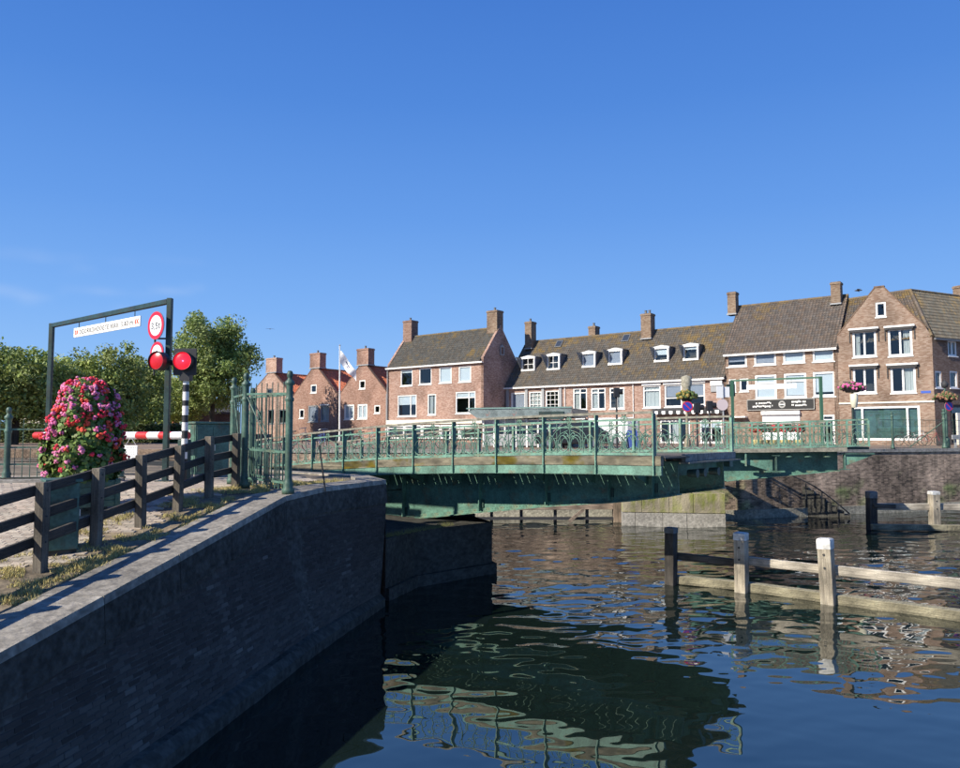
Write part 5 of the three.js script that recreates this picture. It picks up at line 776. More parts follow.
gableFront('red brick gable house with white twin windows beside the grey roofed house', 338, 387.8, 363, 365.5, 395, [357, 368.5, 348.5], [[359, 365.2, 380, 389, sm], [344, 354, 404.5, 419.5, { fw: 0.2, cols: [0.5], blind: bs }], [357.3, 367.2, 404, 419, { fw: 0.2, cols: [0.5], blind: bs }], [374, 380, 405, 413.5, sm], [348, 358, 430, 446, { ...sm, cols: [0.5] }], [371, 380, 428.5, 447, { ...sm, noSill: true, name: 'front_door' }]], BR.L, 71,
  (g, F, W, he) => mesh('downpipe', rod(V(W - 0.12, 0, 0.1), V(W - 0.12, he, 0.1), 0.06, 0.06, 8), M.grey, g));
{
  // orange brick house seen under the trees
  const F = frameAt(146, 104, QUAY, ...DIR), W = F.x(173), he = F.loc(160, 411).y, ap = F.loc(162, 397), g = thing('gable_house', 'orange brick house with dark slate roof glimpsed under the trees', 'house', F.pos, F.turn), D = 10, wall = brick(0.36, 0.14, 0.075);
  const ws = [[147, 156, 417, 431, { mat: M.dark, fw: 0.1, cols: [0.5] }], [160, 170, 417, 431, { mat: M.dark, fw: 0.1 }]].map(([a, b, c, e, q]) => [box4(F, [a, b, c, e]), q]);
  mesh('front_wall', plate([[0, 0], [W, 0], [W, he], [ap.x, ap.y], [0, he]], holesOf(ws.map(([b]) => b)), 0.3), wall, g); ws.forEach(([b, q]) => windowIn(g, b, q));
  mesh('side_wall', bx(W - 0.28, W - 0.01, 0, he - 0.2, -D, -0.302), wall, g); mesh('interior', bx(0.3, W - 0.3, 0.02, he, -1.5, -1.4), M.room, g);
  mesh('roof', [tiles(V(W + 0.2, he - 0.25, -D), V(W + 0.2, he - 0.25, 0), V(ap.x, ap.y + 0.05, 0), V(ap.x, ap.y + 0.05, -D), { col: SLATE, seed: 91, up: -1 }), tiles(V(-0.2, he - 0.25, 0), V(-0.2, he - 0.25, -D), V(ap.x, ap.y + 0.05, -D), V(ap.x, ap.y + 0.05, 0), { col: SLATE, seed: 92, up: -1 })], tileM, g);
  const F2 = frameAt(174, 98, QUAY, ...DIR), g2 = thing('low_building', 'low dark fronted building with a pale window behind the signal pole', 'building', F2.pos, F2.turn), W2 = F2.x(196), h2 = F2.loc(185, 414).y;
  const wb = box4(F2, [176, 184, 417, 430]); mesh('front_wall', plate(rect(0, W2, 0, h2), holesOf([wb]), 0.3), brick(0.1, 0.07, 0.06), g2); windowIn(g2, wb, { mat: M.grey, fw: 0.15, blind: [0.8, M.blind] });
  mesh('roof', bx(-0.3, W2 + 0.3, h2 + 0.003, h2 + 0.3, -6, 0.4), M.dark, g2); mesh('side_wall', bx(W2 - 0.3, W2 - 0.01, 0, h2, -6, -0.302), brick(0.1, 0.07, 0.06), g2);
}

// ---------------------------------------------------------------- trees
function tree(label, pos, o, group) {
  const { h, rx, ry, cy, seed, n = 7000, leaf = 0.2, tone = [0.075, 0.125, 0.028] } = o, r = rng(seed), g = thing('tree', label, 'tree', pos, 0, group);
  const bark = std(0.1, 0.08, 0.06, 0.95, { map: woodTint }), limbs = [];
  mesh('trunk', [rod(V(0, -0.3, 0), V(0.1, cy * 0.55, 0), 0.32, 0.24, 9), rod(V(0.1, cy * 0.55, 0), V(0, cy, 0.1), 0.24, 0.15, 8)], bark, g);
  const clumps = [];
  for (let i = 0; i < o.clumps; i++) {
    const a = r() * 6.283, z = r() * 2 - 1, q = Math.pow(r(), 0.42), s = Math.sqrt(1 - z * z), k = 0.82 + 0.3 * noise.noise(Math.cos(a) * 1.4 + seed, z * 1.6, Math.sin(a) * 1.4);
    const c = V(Math.cos(a) * s * rx * q * k, cy + z * ry * q * k * (z < 0 ? 0.75 : 1), Math.sin(a) * s * rx * q * k); clumps.push([c, (0.55 + r() * 0.75) * (o.cs || 1), q]);
    if (i % 4 === 0) limbs.push(rod(V(0.05, cy * (0.45 + r() * 0.3), 0), c, 0.1, 0.025, 5));
  }
  mesh('limbs', limbs, bark, g).userData.kind = 'stuff';
  const pos3 = [], col = [], nor = []; const per = Math.round(n / clumps.length), A = V(), B = V(), N = V();
  for (const [c, s] of clumps) { const tw = 0.75 + r() * 0.5, warm = r();
    for (let i = 0; i < per; i++) {
      N.set(r() - 0.5, r() - 0.5, r() - 0.5).normalize(); const p = c.clone().addScaledVector(N, s * Math.pow(r(), 0.5)); p.y -= 0.1 * s;
      N.set(r() - 0.5, (r() - 0.5) + 0.35, r() - 0.5).normalize(); A.set(r() - 0.5, r() - 0.5, r() - 0.5).cross(N).normalize(); B.crossVectors(N, A); const l = leaf * (0.6 + r() * 0.8), w = l * 0.62, v = tw * (0.7 + r() * 0.6);
      const q = [p.clone().addScaledVector(A, -l / 2), p.clone().addScaledVector(B, w / 2).addScaledVector(N, 0.02), p.clone().addScaledVector(A, l / 2), p.clone().addScaledVector(B, -w / 2).addScaledVector(N, 0.02)];
      for (const t of [0, 1, 2, 0, 2, 3]) { pos3.push(q[t].x, q[t].y, q[t].z); nor.push(N.x, N.y, N.z); col.push((tone[0] + warm * 0.03) * v, tone[1] * v, tone[2] * v); }
    } }
  const gm = new THREE.BufferGeometry(); gm.setAttribute('position', new THREE.Float32BufferAttribute(pos3, 3)); gm.setAttribute('color', new THREE.Float32BufferAttribute(col, 3));
  gm.computeVertexNormals(); mesh('crown', gm, leafM, g); return g;
}
const leafM = new THREE.MeshPhysicalMaterial({ color: 0xffffff, vertexColors: true, roughness: 0.75, side: THREE.DoubleSide, transmission: 0.35, thickness: 0 });
const foot = (px, d) => at(px, 440, d).setY(QUAY);
tree('tall dense broadleaf tree standing alone in front of the pale gable house', foot(211, 86), { h: 15, rx: 5.6, ry: 7.5, cy: 8.6, seed: 12, clumps: 170, n: 36000, leaf: 0.32, tone: [0.25, 0.34, 0.085], cs: 1.25 });
const TG = 'trees beyond the road';
[[14, 60, 4.2, 4.0, 4.4, 'bushy broadleaf tree with a low rounded crown behind the green railing'], [58, 63, 3.9, 3.9, 4.2, 'broadleaf tree whose crown rises behind the gantry post'], [103, 66, 4.0, 4.6, 4.7, 'higher crowned broadleaf tree directly behind the flower tower'], [139, 74, 3.7, 4.3, 4.5, 'loose crowned broadleaf tree with gaps of sky above the barrier'], [-28, 58, 4.4, 4.0, 4.2, 'broadleaf tree at the end of the tree line along the road'], [176, 92, 3.6, 3.4, 4.6, 'small thin tree in front of the orange brick house']].forEach(([px, d, rx, ry, cy, label], i) =>
  tree(label, foot(px, d), { rx, ry, cy, seed: 40 + i * 7, clumps: 150, n: 22000, leaf: 0.28, tone: [0.29, 0.37, 0.085], cs: 1.05 }, TG));

{
  // clipped hedge and a pale low house beyond the trees
  const g = thing('clipped_hedge', 'long dark clipped hedge under the trees beyond the road', 'hedge', foot(40, 72)), r = rng(303), out = [];
  mesh('hedge_core', bx(-22, 14, 0, 1.5, -0.5, 0.5), std(0.03, 0.045, 0.015, 1), g);
  for (let i = 0; i < 9000; i++) { const q = new THREE.PlaneGeometry(0.22, 0.14); q.rotateX(r() * 3); q.rotateY(r() * 6); const top = r() < 0.3; q.translate(-22 + r() * 36, top ? 1.5 + r() * 0.3 : r() * 1.65, top ? (r() - 0.5) * 1.2 : 0.52 + r() * 0.16); out.push(paint(q.toNonIndexed(), 0.09 + r() * 0.06, 0.13 + r() * 0.06, 0.035)); }
  mesh('leaves', out, leafM, g).userData.kind = 'stuff';
  const F = frameAt(8, 110, QUAY, ...DIR), W = 26, h = gableLow(F, W);
}
function gableLow(F, W) {
  const g = thing('low_house', 'pale plastered low house with brown roof glimpsed behind the trees', 'house', F.pos, F.turn), he = 3.4, hr = 6.4, ws = []; for (let i = 0; i < 8; i++) ws.push([1.2 + i * 3.1, 2.6 + i * 3.1, 1.0, 2.6]);
  mesh('front_wall', plate(rect(0, W, 0, he), holesOf(ws), 0.28), std(0.5, 0.46, 0.4, 0.9, { map: stainTint }), g); ws.forEach((b) => windowIn(g, b, { cols: [0.5] })); mesh('interior', bx(0.3, W - 0.3, 0.02, he, -1.5, -1.4), M.room, g);
  mesh('roof', tiles(V(-0.2, he - 0.1, 0.3), V(W + 0.2, he - 0.1, 0.3), V(W + 0.2, hr, -4), V(-0.2, hr, -4), { col: [0.13, 0.085, 0.06], seed: 77, tw: 0.4, th: 0.45 }), tileM, g);
  mesh('gable_wall', gableEnd(W - 0.3, W - 0.002, he, hr, 4, 8, 0), std(0.5, 0.46, 0.4, 0.9), g);
}

// ---------------------------------------------------------------- on the far quay
const onQ = (px, d) => at(px, 440, d).setY(QUAY);
{
  const F = frameAt(470, 47, QUAY, 0.93, -0.36), W = F.x(574), g = thing('quay_kiosk', 'low glazed kiosk with a wide curved grey green metal roof on the quay', 'kiosk', F.pos, F.turn), h = F.loc(520, 419).y, ht = F.loc(520, 408).y, D = 3.4;
  const sheet = std(0.3, 0.36, 0.35, 0.35, { metalness: 0.3, map: paintTint }), pr = []; const n = 12;
  for (let i = 0; i <= n; i++) { const t = i / n; pr.push([t * W, ht - 0.06 - (ht - h) * 0.9 * Math.pow(Math.max(0, 1 - t * 3.2), 1.6) * 0 - (t < 0.06 ? (0.06 - t) * 2 : 0)]); }
  mesh('roof', plate([...pr, [W, h + 0.1], [0.75, h], [0.2, (h + ht) / 2 + 0.05]], [], D + 0.8).translate(0, 0, 0.5), sheet, g);
  mesh('roof_edge', bx(-0.02, W + 0.02, ht - 0.05, ht + 0.03, 0.4, 0.56), std(0.14, 0.24, 0.22, 0.5), g); mesh('roof_hatch', [bx(W * 0.7, W * 0.93, h - 0.05, h + 0.42, 0.51, 0.56)], M.gantry, g);
  for (let i = 0; i < 8; i++) { const x = 0.9 + i * (W - 1.0) / 8; mesh('post', rb(x - 0.05, x + 0.05, 0, h, -0.05, 0.05, 0.01), M.white, g); if (i < 7) { mesh('lower_panel', bx(x + 0.05, x + (W - 1.0) / 8 - 0.05, 0.1, 0.8, -0.03, 0.0), i === 5 ? std(0.06, 0.1, 0.25, 0.5) : M.grey, g); mesh('pane', bx(x + 0.05, x + (W - 1.0) / 8 - 0.05, 0.82, h - 0.03, -0.02, -0.012), M.glass, g); } }
  mesh('back_wall', bx(0.9, W, 0, h, -D, -D + 0.1), M.cream, g); mesh('counter', rb(1.2, W - 0.6, 0, 1.1, -2.2, -1.6, 0.02), M.dark, g);
}
function car(label, pos, turn, paintM, o = {}) {
  const g = thing('parked_car', label, 'car', pos, turn, 'cars parked along the far quay'), L = o.L || 4.0, W = 1.7, H = o.H || 1.46, van = o.van, s = L / 4;
  const pts = van ? [[-2, 0.3], [-2, 0.95], [-1.75, 1.05], [-1.35, H * 0.62], [-0.95, H - 0.06], [-0.7, H], [1.9, H], [2, H - 0.1], [2, 0.3]] : [[-2, 0.3], [-2, 0.72], [-1.85, 0.82], [-1.05, 0.93], [-0.45, H - 0.05], [-0.1, H], [1.05, H - 0.03], [1.7, 0.98], [1.95, 0.86], [2, 0.32]];
  const sh = new THREE.Shape(pts.map(([x, y]) => new THREE.Vector2(x * s, y))); const body = new THREE.ExtrudeGeometry(sh, { depth: W - 0.16, bevelEnabled: true, bevelSize: 0.06, bevelThickness: 0.08, bevelSegments: 3 }); body.translate(0, 0, -(W - 0.16) / 2);
  mesh('body', uvm(body), paintM, g);
  const gl = std(0.025, 0.03, 0.035, 0.08), wpts = van ? [[-1.3, 1.02], [-0.95, H - 0.2], [-0.35, H - 0.2], [-0.35, 1.02]] : [[-0.9, 0.95], [-0.42, H - 0.12], [1.0, H - 0.12], [1.5, 0.98]];
  for (const z of [-1, 1]) mesh('side_window', plate(wpts.map(([x, y]) => [x * s, y]), [], 0.02).translate(0, 0, z > 0 ? W / 2 + 0.012 : -W / 2 + 0.008), gl, g);
  const a = van ? [[-1.42, 1.04], [-1.0, H - 0.14]] : [[-1.02, 0.98], [-0.5, H - 0.1]]; mesh('windscreen', bar(V(a[0][0] * s - 0.05, a[0][1], 0), V(a[1][0] * s - 0.05, a[1][1], 0), W - 0.4, 0.03), gl, g);
  for (const [x, z] of [[-1.25, 1], [1.2, 1], [-1.25, -1], [1.2, -1]]) { const w = mesh('wheel', uvm(new THREE.CylinderGeometry(0.31, 0.31, 0.2, 20).rotateX(Math.PI / 2)).translate(x * s, 0.31, z * (W / 2 - 0.07)), M.dark, g); mesh('rim', uvm(new THREE.CylinderGeometry(0.19, 0.19, 0.02, 16).rotateX(Math.PI / 2)).translate(x * s, 0.31, z * (W / 2 + 0.04)), M.steel, w); }
  for (const z of [-0.6, 0.6]) mesh('headlight', rb(-2.03 * s, -1.9 * s, 0.62, 0.76, z - 0.16, z + 0.16, 0.03), M.signWhite, g);
  return g;
}
const gloss = (r, g, b) => new THREE.MeshPhysicalMaterial({ color: new THREE.Color().setRGB(r, g, b), roughness: 0.35, clearcoat: 1, clearcoatRoughness: 0.05 });
const RT = Math.atan2(DIR[1], DIR[0]);
car('white delivery van parked before the long row with dormers', onQ(604, 58), RT, gloss(0.78, 0.78, 0.77), { L: 4.8, H: 1.95, van: true }); car('black hatchback parked on the quay beside the kiosk', onQ(573, 43), RT + 0.5, gloss(0.012, 0.012, 0.014));
function bicycle(label, pos, turn, col, group) {
  const g = thing('bicycle', label, 'bicycle', pos, turn, group), fr = std(...col, 0.4);
  for (const x of [-0.52, 0.52]) { const w = mesh('wheel', uvm(new THREE.TorusGeometry(0.33, 0.02, 6, 28)).translate(x, 0.35, 0), M.black, g); const sp = []; for (let i = 0; i < 8; i++) { const a = i * Math.PI / 8; sp.push(rod(V(x - Math.cos(a) * 0.32, 0.35 - Math.sin(a) * 0.32, 0), V(x + Math.cos(a) * 0.32, 0.35 + Math.sin(a) * 0.32, 0), 0.003, 0.003, 3)); } mesh('spokes', sp, M.steel, w).userData.kind = 'stuff'; }
  mesh('frame', [rod(V(-0.52, 0.35, 0), V(-0.1, 0.33, 0), 0.016), rod(V(-0.1, 0.33, 0), V(-0.24, 0.86, 0), 0.018), rod(V(-0.1, 0.33, 0), V(0.36, 0.82, 0), 0.02), rod(V(-0.2, 0.72, 0), V(0.36, 0.86, 0), 0.016), rod(V(-0.52, 0.35, 0), V(-0.2, 0.74, 0), 0.013), rod(V(0.52, 0.35, 0), V(0.33, 1.02, 0), 0.018)], fr, g);
  mesh('saddle', rb(-0.37, -0.12, 0.88, 0.94, -0.07, 0.07, 0.025), M.black, g); mesh('handlebar', tube([V(0.2, 1.02, -0.27), V(0.33, 1.06, -0.12), V(0.34, 1.05, 0.12), V(0.2, 1.02, 0.27)], 0.014, 12, 6), M.steel, g); mesh('mudguard', tube([V(-0.9, 0.4, 0), V(-0.76, 0.65, 0), V(-0.52, 0.73, 0), V(-0.3, 0.66, 0)], 0.018, 12, 4), fr, g);
  return g;
}
{
  const BG = 'bicycles parked on the far quay', P = [[906, 53.5, [0.03, 0.03, 0.03], 'black bicycle leaning by the wide green shop window'], [918, 53, [0.5, 0.5, 0.5], 'silver bicycle parked under the mossy corner of the brick gable house'], [931, 52.6, [0.25, 0.05, 0.05], 'dark red bicycle parked at the corner of the gable house'], [642, 44, [0.05, 0.2, 0.15], 'green bicycle parked on the quay behind the bridge corner'], [655, 45, [0.03, 0.03, 0.04], 'black bicycle parked on the quay near the striped awning'], [298, 33.6, [0.1, 0.1, 0.12], 'dark grey bicycle parked behind the bridge next to the iron gate'], [322, 40, [0.06, 0.1, 0.3], 'blue bicycle parked behind the bridge before the gable house with tree shadow'], [346, 41, [0.05, 0.18, 0.14], 'green bicycle parked behind the bridge before the white twin windows'], [366, 41, [0.3, 0.3, 0.31], 'grey bicycle parked behind the bridge before the narrow gable'], [388, 41, [0.03, 0.03, 0.03], 'black bicycle parked behind the bridge before the grey downpipe'], [410, 41, [0.1, 0.25, 0.2], 'pale green bicycle parked behind the bridge before the cream shop fascia'], [432, 41, [0.25, 0.22, 0.2], 'brown bicycle parked behind the bridge before the narrow curtained window'], [450, 41, [0.05, 0.05, 0.06], 'black bicycle with dark saddle parked beside the end of the kiosk'], [610, 41, [0.12, 0.24, 0.2], 'pale green bicycle parked on the quay beside the blue sandwich board'], [668, 41, [0.1, 0.2, 0.17], 'dull green bicycle parked under the striped awning shop'], [700, 41, [0.3, 0.3, 0.3], 'grey bicycle parked between the pale post and the sign post'], [838, 42, [0.06, 0.06, 0.06], 'dark bicycle parked before the white framed front door']];
  P.forEach(([px, d, c, l], i) => bicycle(l, onQ(px, d), RT + (i % 3 - 1) * 0.4, c, BG));
}
{
  // person in an orange top behind the black car
  const g = thing('person', 'person in an orange top standing behind the black car', 'person', onQ(587, 45.5), 0.2), res = 64, mc = new MarchingCubes(res, std(1, 1, 1), false, false, 60000); mc.isolation = 0;
  const J = { pel: V(0, 0.95, 0), ch: V(0, 1.36, 0.02), nk: V(0, 1.5, 0), hd: V(0, 1.66, 0.02) }, bones = [];
  const bone = (a, b, ra, rb2) => bones.push([a, b, ra, rb2]); bone(J.pel, J.ch, 0.15, 0.17); bone(J.ch, J.nk, 0.1, 0.055); bone(J.nk, J.hd, 0.055, 0.06); bone(J.hd, V(0, 1.71, 0.02), 0.095, 0.095);
  for (const s of [-1, 1]) { bone(V(s * 0.09, 0.92, 0), V(s * 0.1, 0.5, 0.02), 0.09, 0.06); bone(V(s * 0.1, 0.5, 0.02), V(s * 0.11, 0.08, -0.02), 0.058, 0.042); bone(V(s * 0.11, 0.05, -0.02), V(s * 0.12, 0.04, 0.14), 0.045, 0.035); bone(V(s * 0.17, 1.42, 0), V(s * 0.24, 1.13, 0.0), 0.06, 0.045); bone(V(s * 0.24, 1.13, 0), V(s * 0.22, 0.87, 0.08), 0.042, 0.032); bone(V(s * 0.22, 0.87, 0.08), V(s * 0.2, 0.78, 0.11), 0.036, 0.022); for (let f = 0; f < 4; f++) bone(V(s * 0.2, 0.79, 0.085 + f * 0.018), V(s * 0.19, 0.7 + (f % 3) * 0.01, 0.1 + f * 0.02), 0.012, 0.009); bone(V(s * 0.2, 0.82, 0.12), V(s * 0.18, 0.76, 0.17), 0.012, 0.01); }
  const sd = (p) => { let m = 1e9; const k = 0.045; for (const [a, b, ra, r2] of bones) { const ab = b.clone().sub(a), t = Math.min(1, Math.max(0, p.clone().sub(a).dot(ab) / ab.lengthSq())), d = p.distanceTo(a.clone().addScaledVector(ab, t)) - (ra + (r2 - ra) * t); const h = Math.max(0, Math.min(1, 0.5 + 0.5 * (m - d) / k)); m = m > 1e8 ? d : m * (1 - h) + d * h - k * h * (1 - h); } return m; };
  const S = 0.95, cen = V(0, 0.92, 0); const tmp = V();
  for (let z = 0; z < res; z++) for (let y = 0; y < res; y++) for (let x = 0; x < res; x++) { tmp.set((x - res / 2) / (res / 2) * S, (y - res / 2) / (res / 2) * S, (z - res / 2) / (res / 2) * S).add(cen); mc.field[x + y * res + z * res * res] = Math.abs(tmp.x) > 0.5 || Math.abs(tmp.z) > 0.4 ? -1 : -sd(tmp); }
  mc.update(); const n = mc.count, bp = new Float32Array(n * 3), bn = new Float32Array(n * 3), bc = new Float32Array(n * 3);
  for (let i = 0; i < n; i++) { const x = mc.positionArray[i * 3] * S, y = mc.positionArray[i * 3 + 1] * S + cen.y, z = mc.positionArray[i * 3 + 2] * S; bp.set([x, y, z], i * 3); bn.set([mc.normalArray[i * 3], mc.normalArray[i * 3 + 1], mc.normalArray[i * 3 + 2]], i * 3); const arm = Math.abs(x) > 0.165 && y < 1.2 && y > 0.6, c = y > 1.5 || arm ? [0.5, 0.3, 0.22] : y > 0.94 ? [0.75, 0.16, 0.04] : y < 0.1 ? [0.05, 0.05, 0.05] : [0.04, 0.05, 0.09]; bc.set(c, i * 3); }
  const bg = new THREE.BufferGeometry(); bg.setAttribute('position', new THREE.BufferAttribute(bp, 3)); bg.setAttribute('normal', new THREE.BufferAttribute(bn, 3)); bg.setAttribute('color', new THREE.BufferAttribute(bc, 3)); mesh('body', bg, std(1, 1, 1, 0.8, { vertexColors: true }), g);
  const hair = new THREE.SphereGeometry(0.108, 16, 12, 0, 6.283, 0, 1.75); hair.rotateX(-0.5); hair.translate(0, 1.7, 0.0); mesh('hair', uvm(hair), std(0.05, 0.03, 0.02, 0.8), g);
  const fc = new THREE.ConeGeometry(0.018, 0.05, 6); fc.rotateX(1.2); fc.translate(0, 1.67, 0.125); mesh('nose', uvm(fc), std(0.5, 0.3, 0.22, 0.7), g); for (const s of [-1, 1]) mesh('eye', uvm(new THREE.SphereGeometry(0.012, 8, 6)).translate(s * 0.035, 1.7, 0.112), M.dark, g); mesh('mouth', rb(-0.025, 0.025, 1.625, 1.633, 0.098, 0.118, 0.003), std(0.3, 0.1, 0.09, 0.6), g);
}
{
  // blue sandwich board
  const g = thing('sandwich_board', 'blue folding sandwich board standing on the quay behind the bridge railing', 'sign', onQ(632, 40.5), 0.4), b = std(0.1, 0.16, 0.45, 0.5);
  for (const s of [-1, 1]) { const m = mesh('panel', rb(-0.3, 0.3, 0, 1.0, -0.015, 0.015, 0.006), b, g); m.position.set(0, 0.01, s * 0.26); m.rotation.x = -s * 0.25; } mesh('hinge', rod(V(-0.28, 0.98, 0), V(0.28, 0.98, 0), 0.02), M.steel, g);
  const g2 = thing('flower_stand', 'small stand of red flowers on a pale yellow pot seen through the bridge railing', 'planter', onQ(758, 46), 0, 'red flower stands behind the bridge railing');
  mesh('pot', lathe([[0, 0], [0.26, 0], [0.34, 0.42], [0.36, 0.46], [0, 0.46]], 0, 0, 0, 14), std(0.6, 0.5, 0.22, 0.7), g2); mesh('stem_post', rod(V(0, 0.46, 0), V(0, 0.95, 0), 0.05, 0.04), M.mint, g2);
  const r = rng(55), fl = [], lf = []; for (let i = 0; i < 90; i++) { const p = V((r() - 0.5) * 0.9, 0.95 + r() * 0.42, (r() - 0.5) * 0.6), s = new THREE.IcosahedronGeometry(0.05 + r() * 0.05, 0); s.translate(p.x, p.y, p.z); (i % 3 ? fl : lf).push(uvm(s)); } mesh('red_blossoms', fl, std(0.55, 0.03, 0.05, 0.7), g2).userData.kind = 'stuff'; mesh('leaves', lf, std(0.06, 0.12, 0.03, 0.7), g2).userData.kind = 'stuff';
  for (const px of [772, 786, 799]) copyOf(g2, onQ(px, 46), px);
}
// flag
{
  const g = thing('flagpole', 'tall white flagpole before the red gable houses', 'flagpole', onQ(339.5, 84)), h = at(338, 346, 84).y - QUAY; mesh('pole', rod(V(0, 0, 0), V(-0.1, h, 0), 0.11, 0.06, 10), M.white, g); mesh('finial', lathe([[0, 0], [0.09, 0.03], [0.1, 0.1], [0, 0.2]], -0.1, h, 0, 10), M.grey, g); mesh('foot_plate', rb(-0.25, 0.25, 0, 0.08, -0.25, 0.25, 0.01), M.concrete, g);
  const f = thing('flag', 'white flag with dark lettering drooping from the white flagpole', 'flag', V(g.position.x - 0.06, QUAY + h - 0.5, g.position.z)); const q = [], P = (u, v) => V(0.06 + u * 1.75, -u * 2.3 - v * (1.5 - u * 0.35) + 0.1 * Math.sin(u * 7 + v * 2), 0.16 * Math.sin(u * 9 + v * 3)); for (let i = 0; i < 14; i++) for (let j = 0; j < 6; j++) q.push(quad(P(i / 14, (j + 1) / 6), P((i + 1) / 14, (j + 1) / 6), P((i + 1) / 14, j / 6), P(i / 14, j / 6))); mesh('cloth', q, std(0.78, 0.78, 0.8, 0.85, { side: THREE.DoubleSide }), f);
  const e = [], O = (u, v) => P(u, v).add(V(0, 0, 0.02)); for (const [u0, u1, v0, v1] of [[0.32, 0.44, 0.3, 0.42], [0.46, 0.58, 0.32, 0.44], [0.38, 0.5, 0.55, 0.64]]) e.push(quad(O(u0, v1), O(u1, v1), O(u1, v0), O(u0, v0))); mesh('emblem', e, std(0.04, 0.05, 0.12, 0.8), f).userData.kind = 'stuff';
}
// green height gauge on the far side
{
  const d = 44, a = at(733, 425, d).setY(QUAY), b = at(822, 425, d - 2.6).setY(QUAY), g = thing('height_gantry', 'slim green height gantry in front of the shop sign house', 'gantry', a), h = at(822, 376.5, d - 2.6).y - QUAY, e = b.clone().sub(a), e1 = e.clone().normalize(), gm = std(0.05, 0.13, 0.08, 0.45);
  mesh('post', bar(V(0, 0, 0), V(0, h, 0), 0.14, 0.14), gm, g); mesh('post', bar(e.clone(), e.clone().add(V(0, h - 0.002, 0)), 0.14, 0.14), gm, g); mesh('cross_beam', bar(V(0, h - 0.05, 0).addScaledVector(e1, 0.071), e.clone().add(V(0, h - 0.05, 0)).addScaledVector(e1, -0.071), 0.08, 0.098), gm, g); mesh('corner_box', rb(-0.3, 0.2, h - 0.95, h - 0.25, -0.2, -0.075, 0.02), M.gantry, g);
  const A = a.clone().addScaledVector(e, 0.17).setY(QUAY + h - 0.1), B = a.clone().addScaledVector(e, 0.74).setY(QUAY + h - 0.1);
  const s = thing('height_sign', 'long plain white board hanging from the slim green gantry', 'sign', A.clone().add(B).multiplyScalar(0.5), -Math.atan2(B.z - A.z, B.x - A.x)), L = A.distanceTo(B); mesh('board', rb(-L / 2, L / 2, -0.5, -0.22, -0.012, 0.012, 0.004), M.signWhite, s); for (const k of [-0.4, 0.4]) mesh('hook', rod(V(k * L, -0.23, 0), V(k * L, 0, 0), 0.012), M.black, s);
}
// lamp posts with flower baskets and the small signs
function basket(g, y, r0, tone, seed) {
  mesh('basket', lathe([[0, -0.32], [r0 * 0.6, -0.3], [r0, 0], [r0 * 0.92, 0], [r0 * 0.5, -0.25], [0, -0.26]], 0, y, 0, 14), M.dark, g); const r = rng(seed), a = [], b = [];
  for (let i = 0; i < 200; i++) { const t = r() * 6.283, q = Math.sqrt(r()) * r0 * 1.25, s = new THREE.IcosahedronGeometry(0.045 + r() * 0.05, 0); s.translate(Math.cos(t) * q, y + 0.02 + (1 - q / r0 / 1.3) * 0.35 * r() - (q > r0 ? 0.2 * r() : 0), Math.sin(t) * q); (i % 5 < 3 ? a : b).push(uvm(s)); } mesh('blossoms', a, std(...tone, 0.7), g).userData.kind = 'stuff'; mesh('leaves', b, std(0.07, 0.11, 0.03, 0.8), g).userData.kind = 'stuff';
}
{
  const mk = (label, px, d, topPy, baskPy, tone, seed, poleM, rad) => { const p = onQ(px, d), g = thing('lamp_post', label, 'lamp post', p), h = at(px, topPy, d).y - QUAY, by = at(px, baskPy, d).y - QUAY; mesh('pole', [rod(V(0, 0, 0), V(0, Math.max(h, by), 0), 0.08, 0.055, 10)], poleM, g); mesh('foot', lathe([[0, 0], [0.16, 0], [0.15, 0.5], [0.09, 0.6], [0, 0.6]], 0, 0, 0, 12), poleM, g); basket(g, by, rad, tone, seed); return [g, h, by]; };
  const [g1, h1, b1] = mk('lamp post with pink hanging flowers above a cream lamp by the corner house', 854, 41.5, 384, 387, [0.6, 0.12, 0.3], 3, M.gantry, 0.55); mesh('lamp_shade', lathe([[0, 0], [0.14, 0.02], [0.2, 0.4], [0.2, 0.75], [0, 0.8]], 0, b1 - 1.15, 0.16, 14), std(0.7, 0.66, 0.5, 0.5), g1); mesh('arm', bar(V(-0.5, b1 + 0.28, 0), V(0.5, b1 + 0.28, 0), 0.04, 0.04), M.gantry, g1);
  const [g2, h2, b2] = mk('thick pale post with a green and yellow flower basket near the striped awning', 687.5, 37, 377, 395, [0.3, 0.22, 0.05], 4, std(0.4, 0.36, 0.28, 0.9, { map: stainTint }), 0.38); mesh('post_head', lathe([[0.1, 0], [0.19, 0.05], [0.2, 0.35], [0.26, 0.42], [0.26, 0.85], [0, 0.95]], 0, h2 - 0.85, 0, 12), std(0.42, 0.4, 0.33, 0.9, { map: stainTint }), g2);
  const [g3, h3, b3] = mk('green post with a brown dried flower basket before the dark side wing', 947, 43, 388, 397, [0.28, 0.14, 0.08], 5, M.post, 0.5); mesh('lantern', lathe([[0, 0], [0.15, 0.04], [0.2, 0.25], [0.05, 0.42], [0, 0.45]], 0, h3, 0, 10), M.dark, g3);
  const noPark = (x) => { x.fillStyle = '#c02838'; x.fillRect(0, 0, 256, 256); x.fillStyle = '#2840a8'; x.beginPath(); x.arc(128, 128, 104, 0, 7); x.fill(); x.strokeStyle = '#c02838'; x.lineWidth = 24; x.beginPath(); x.moveTo(56, 56); x.lineTo(200, 200); x.stroke(); };
  roundSign('round blue no parking sign on the thick pale post with the flower basket', at(687.5, 406.5, 36.7), 0.26, -0.1, noPark); roundSign('round blue no parking sign on the green post before the dark side wing', at(949, 406, 42.8), 0.28, 0.2, noPark);
}
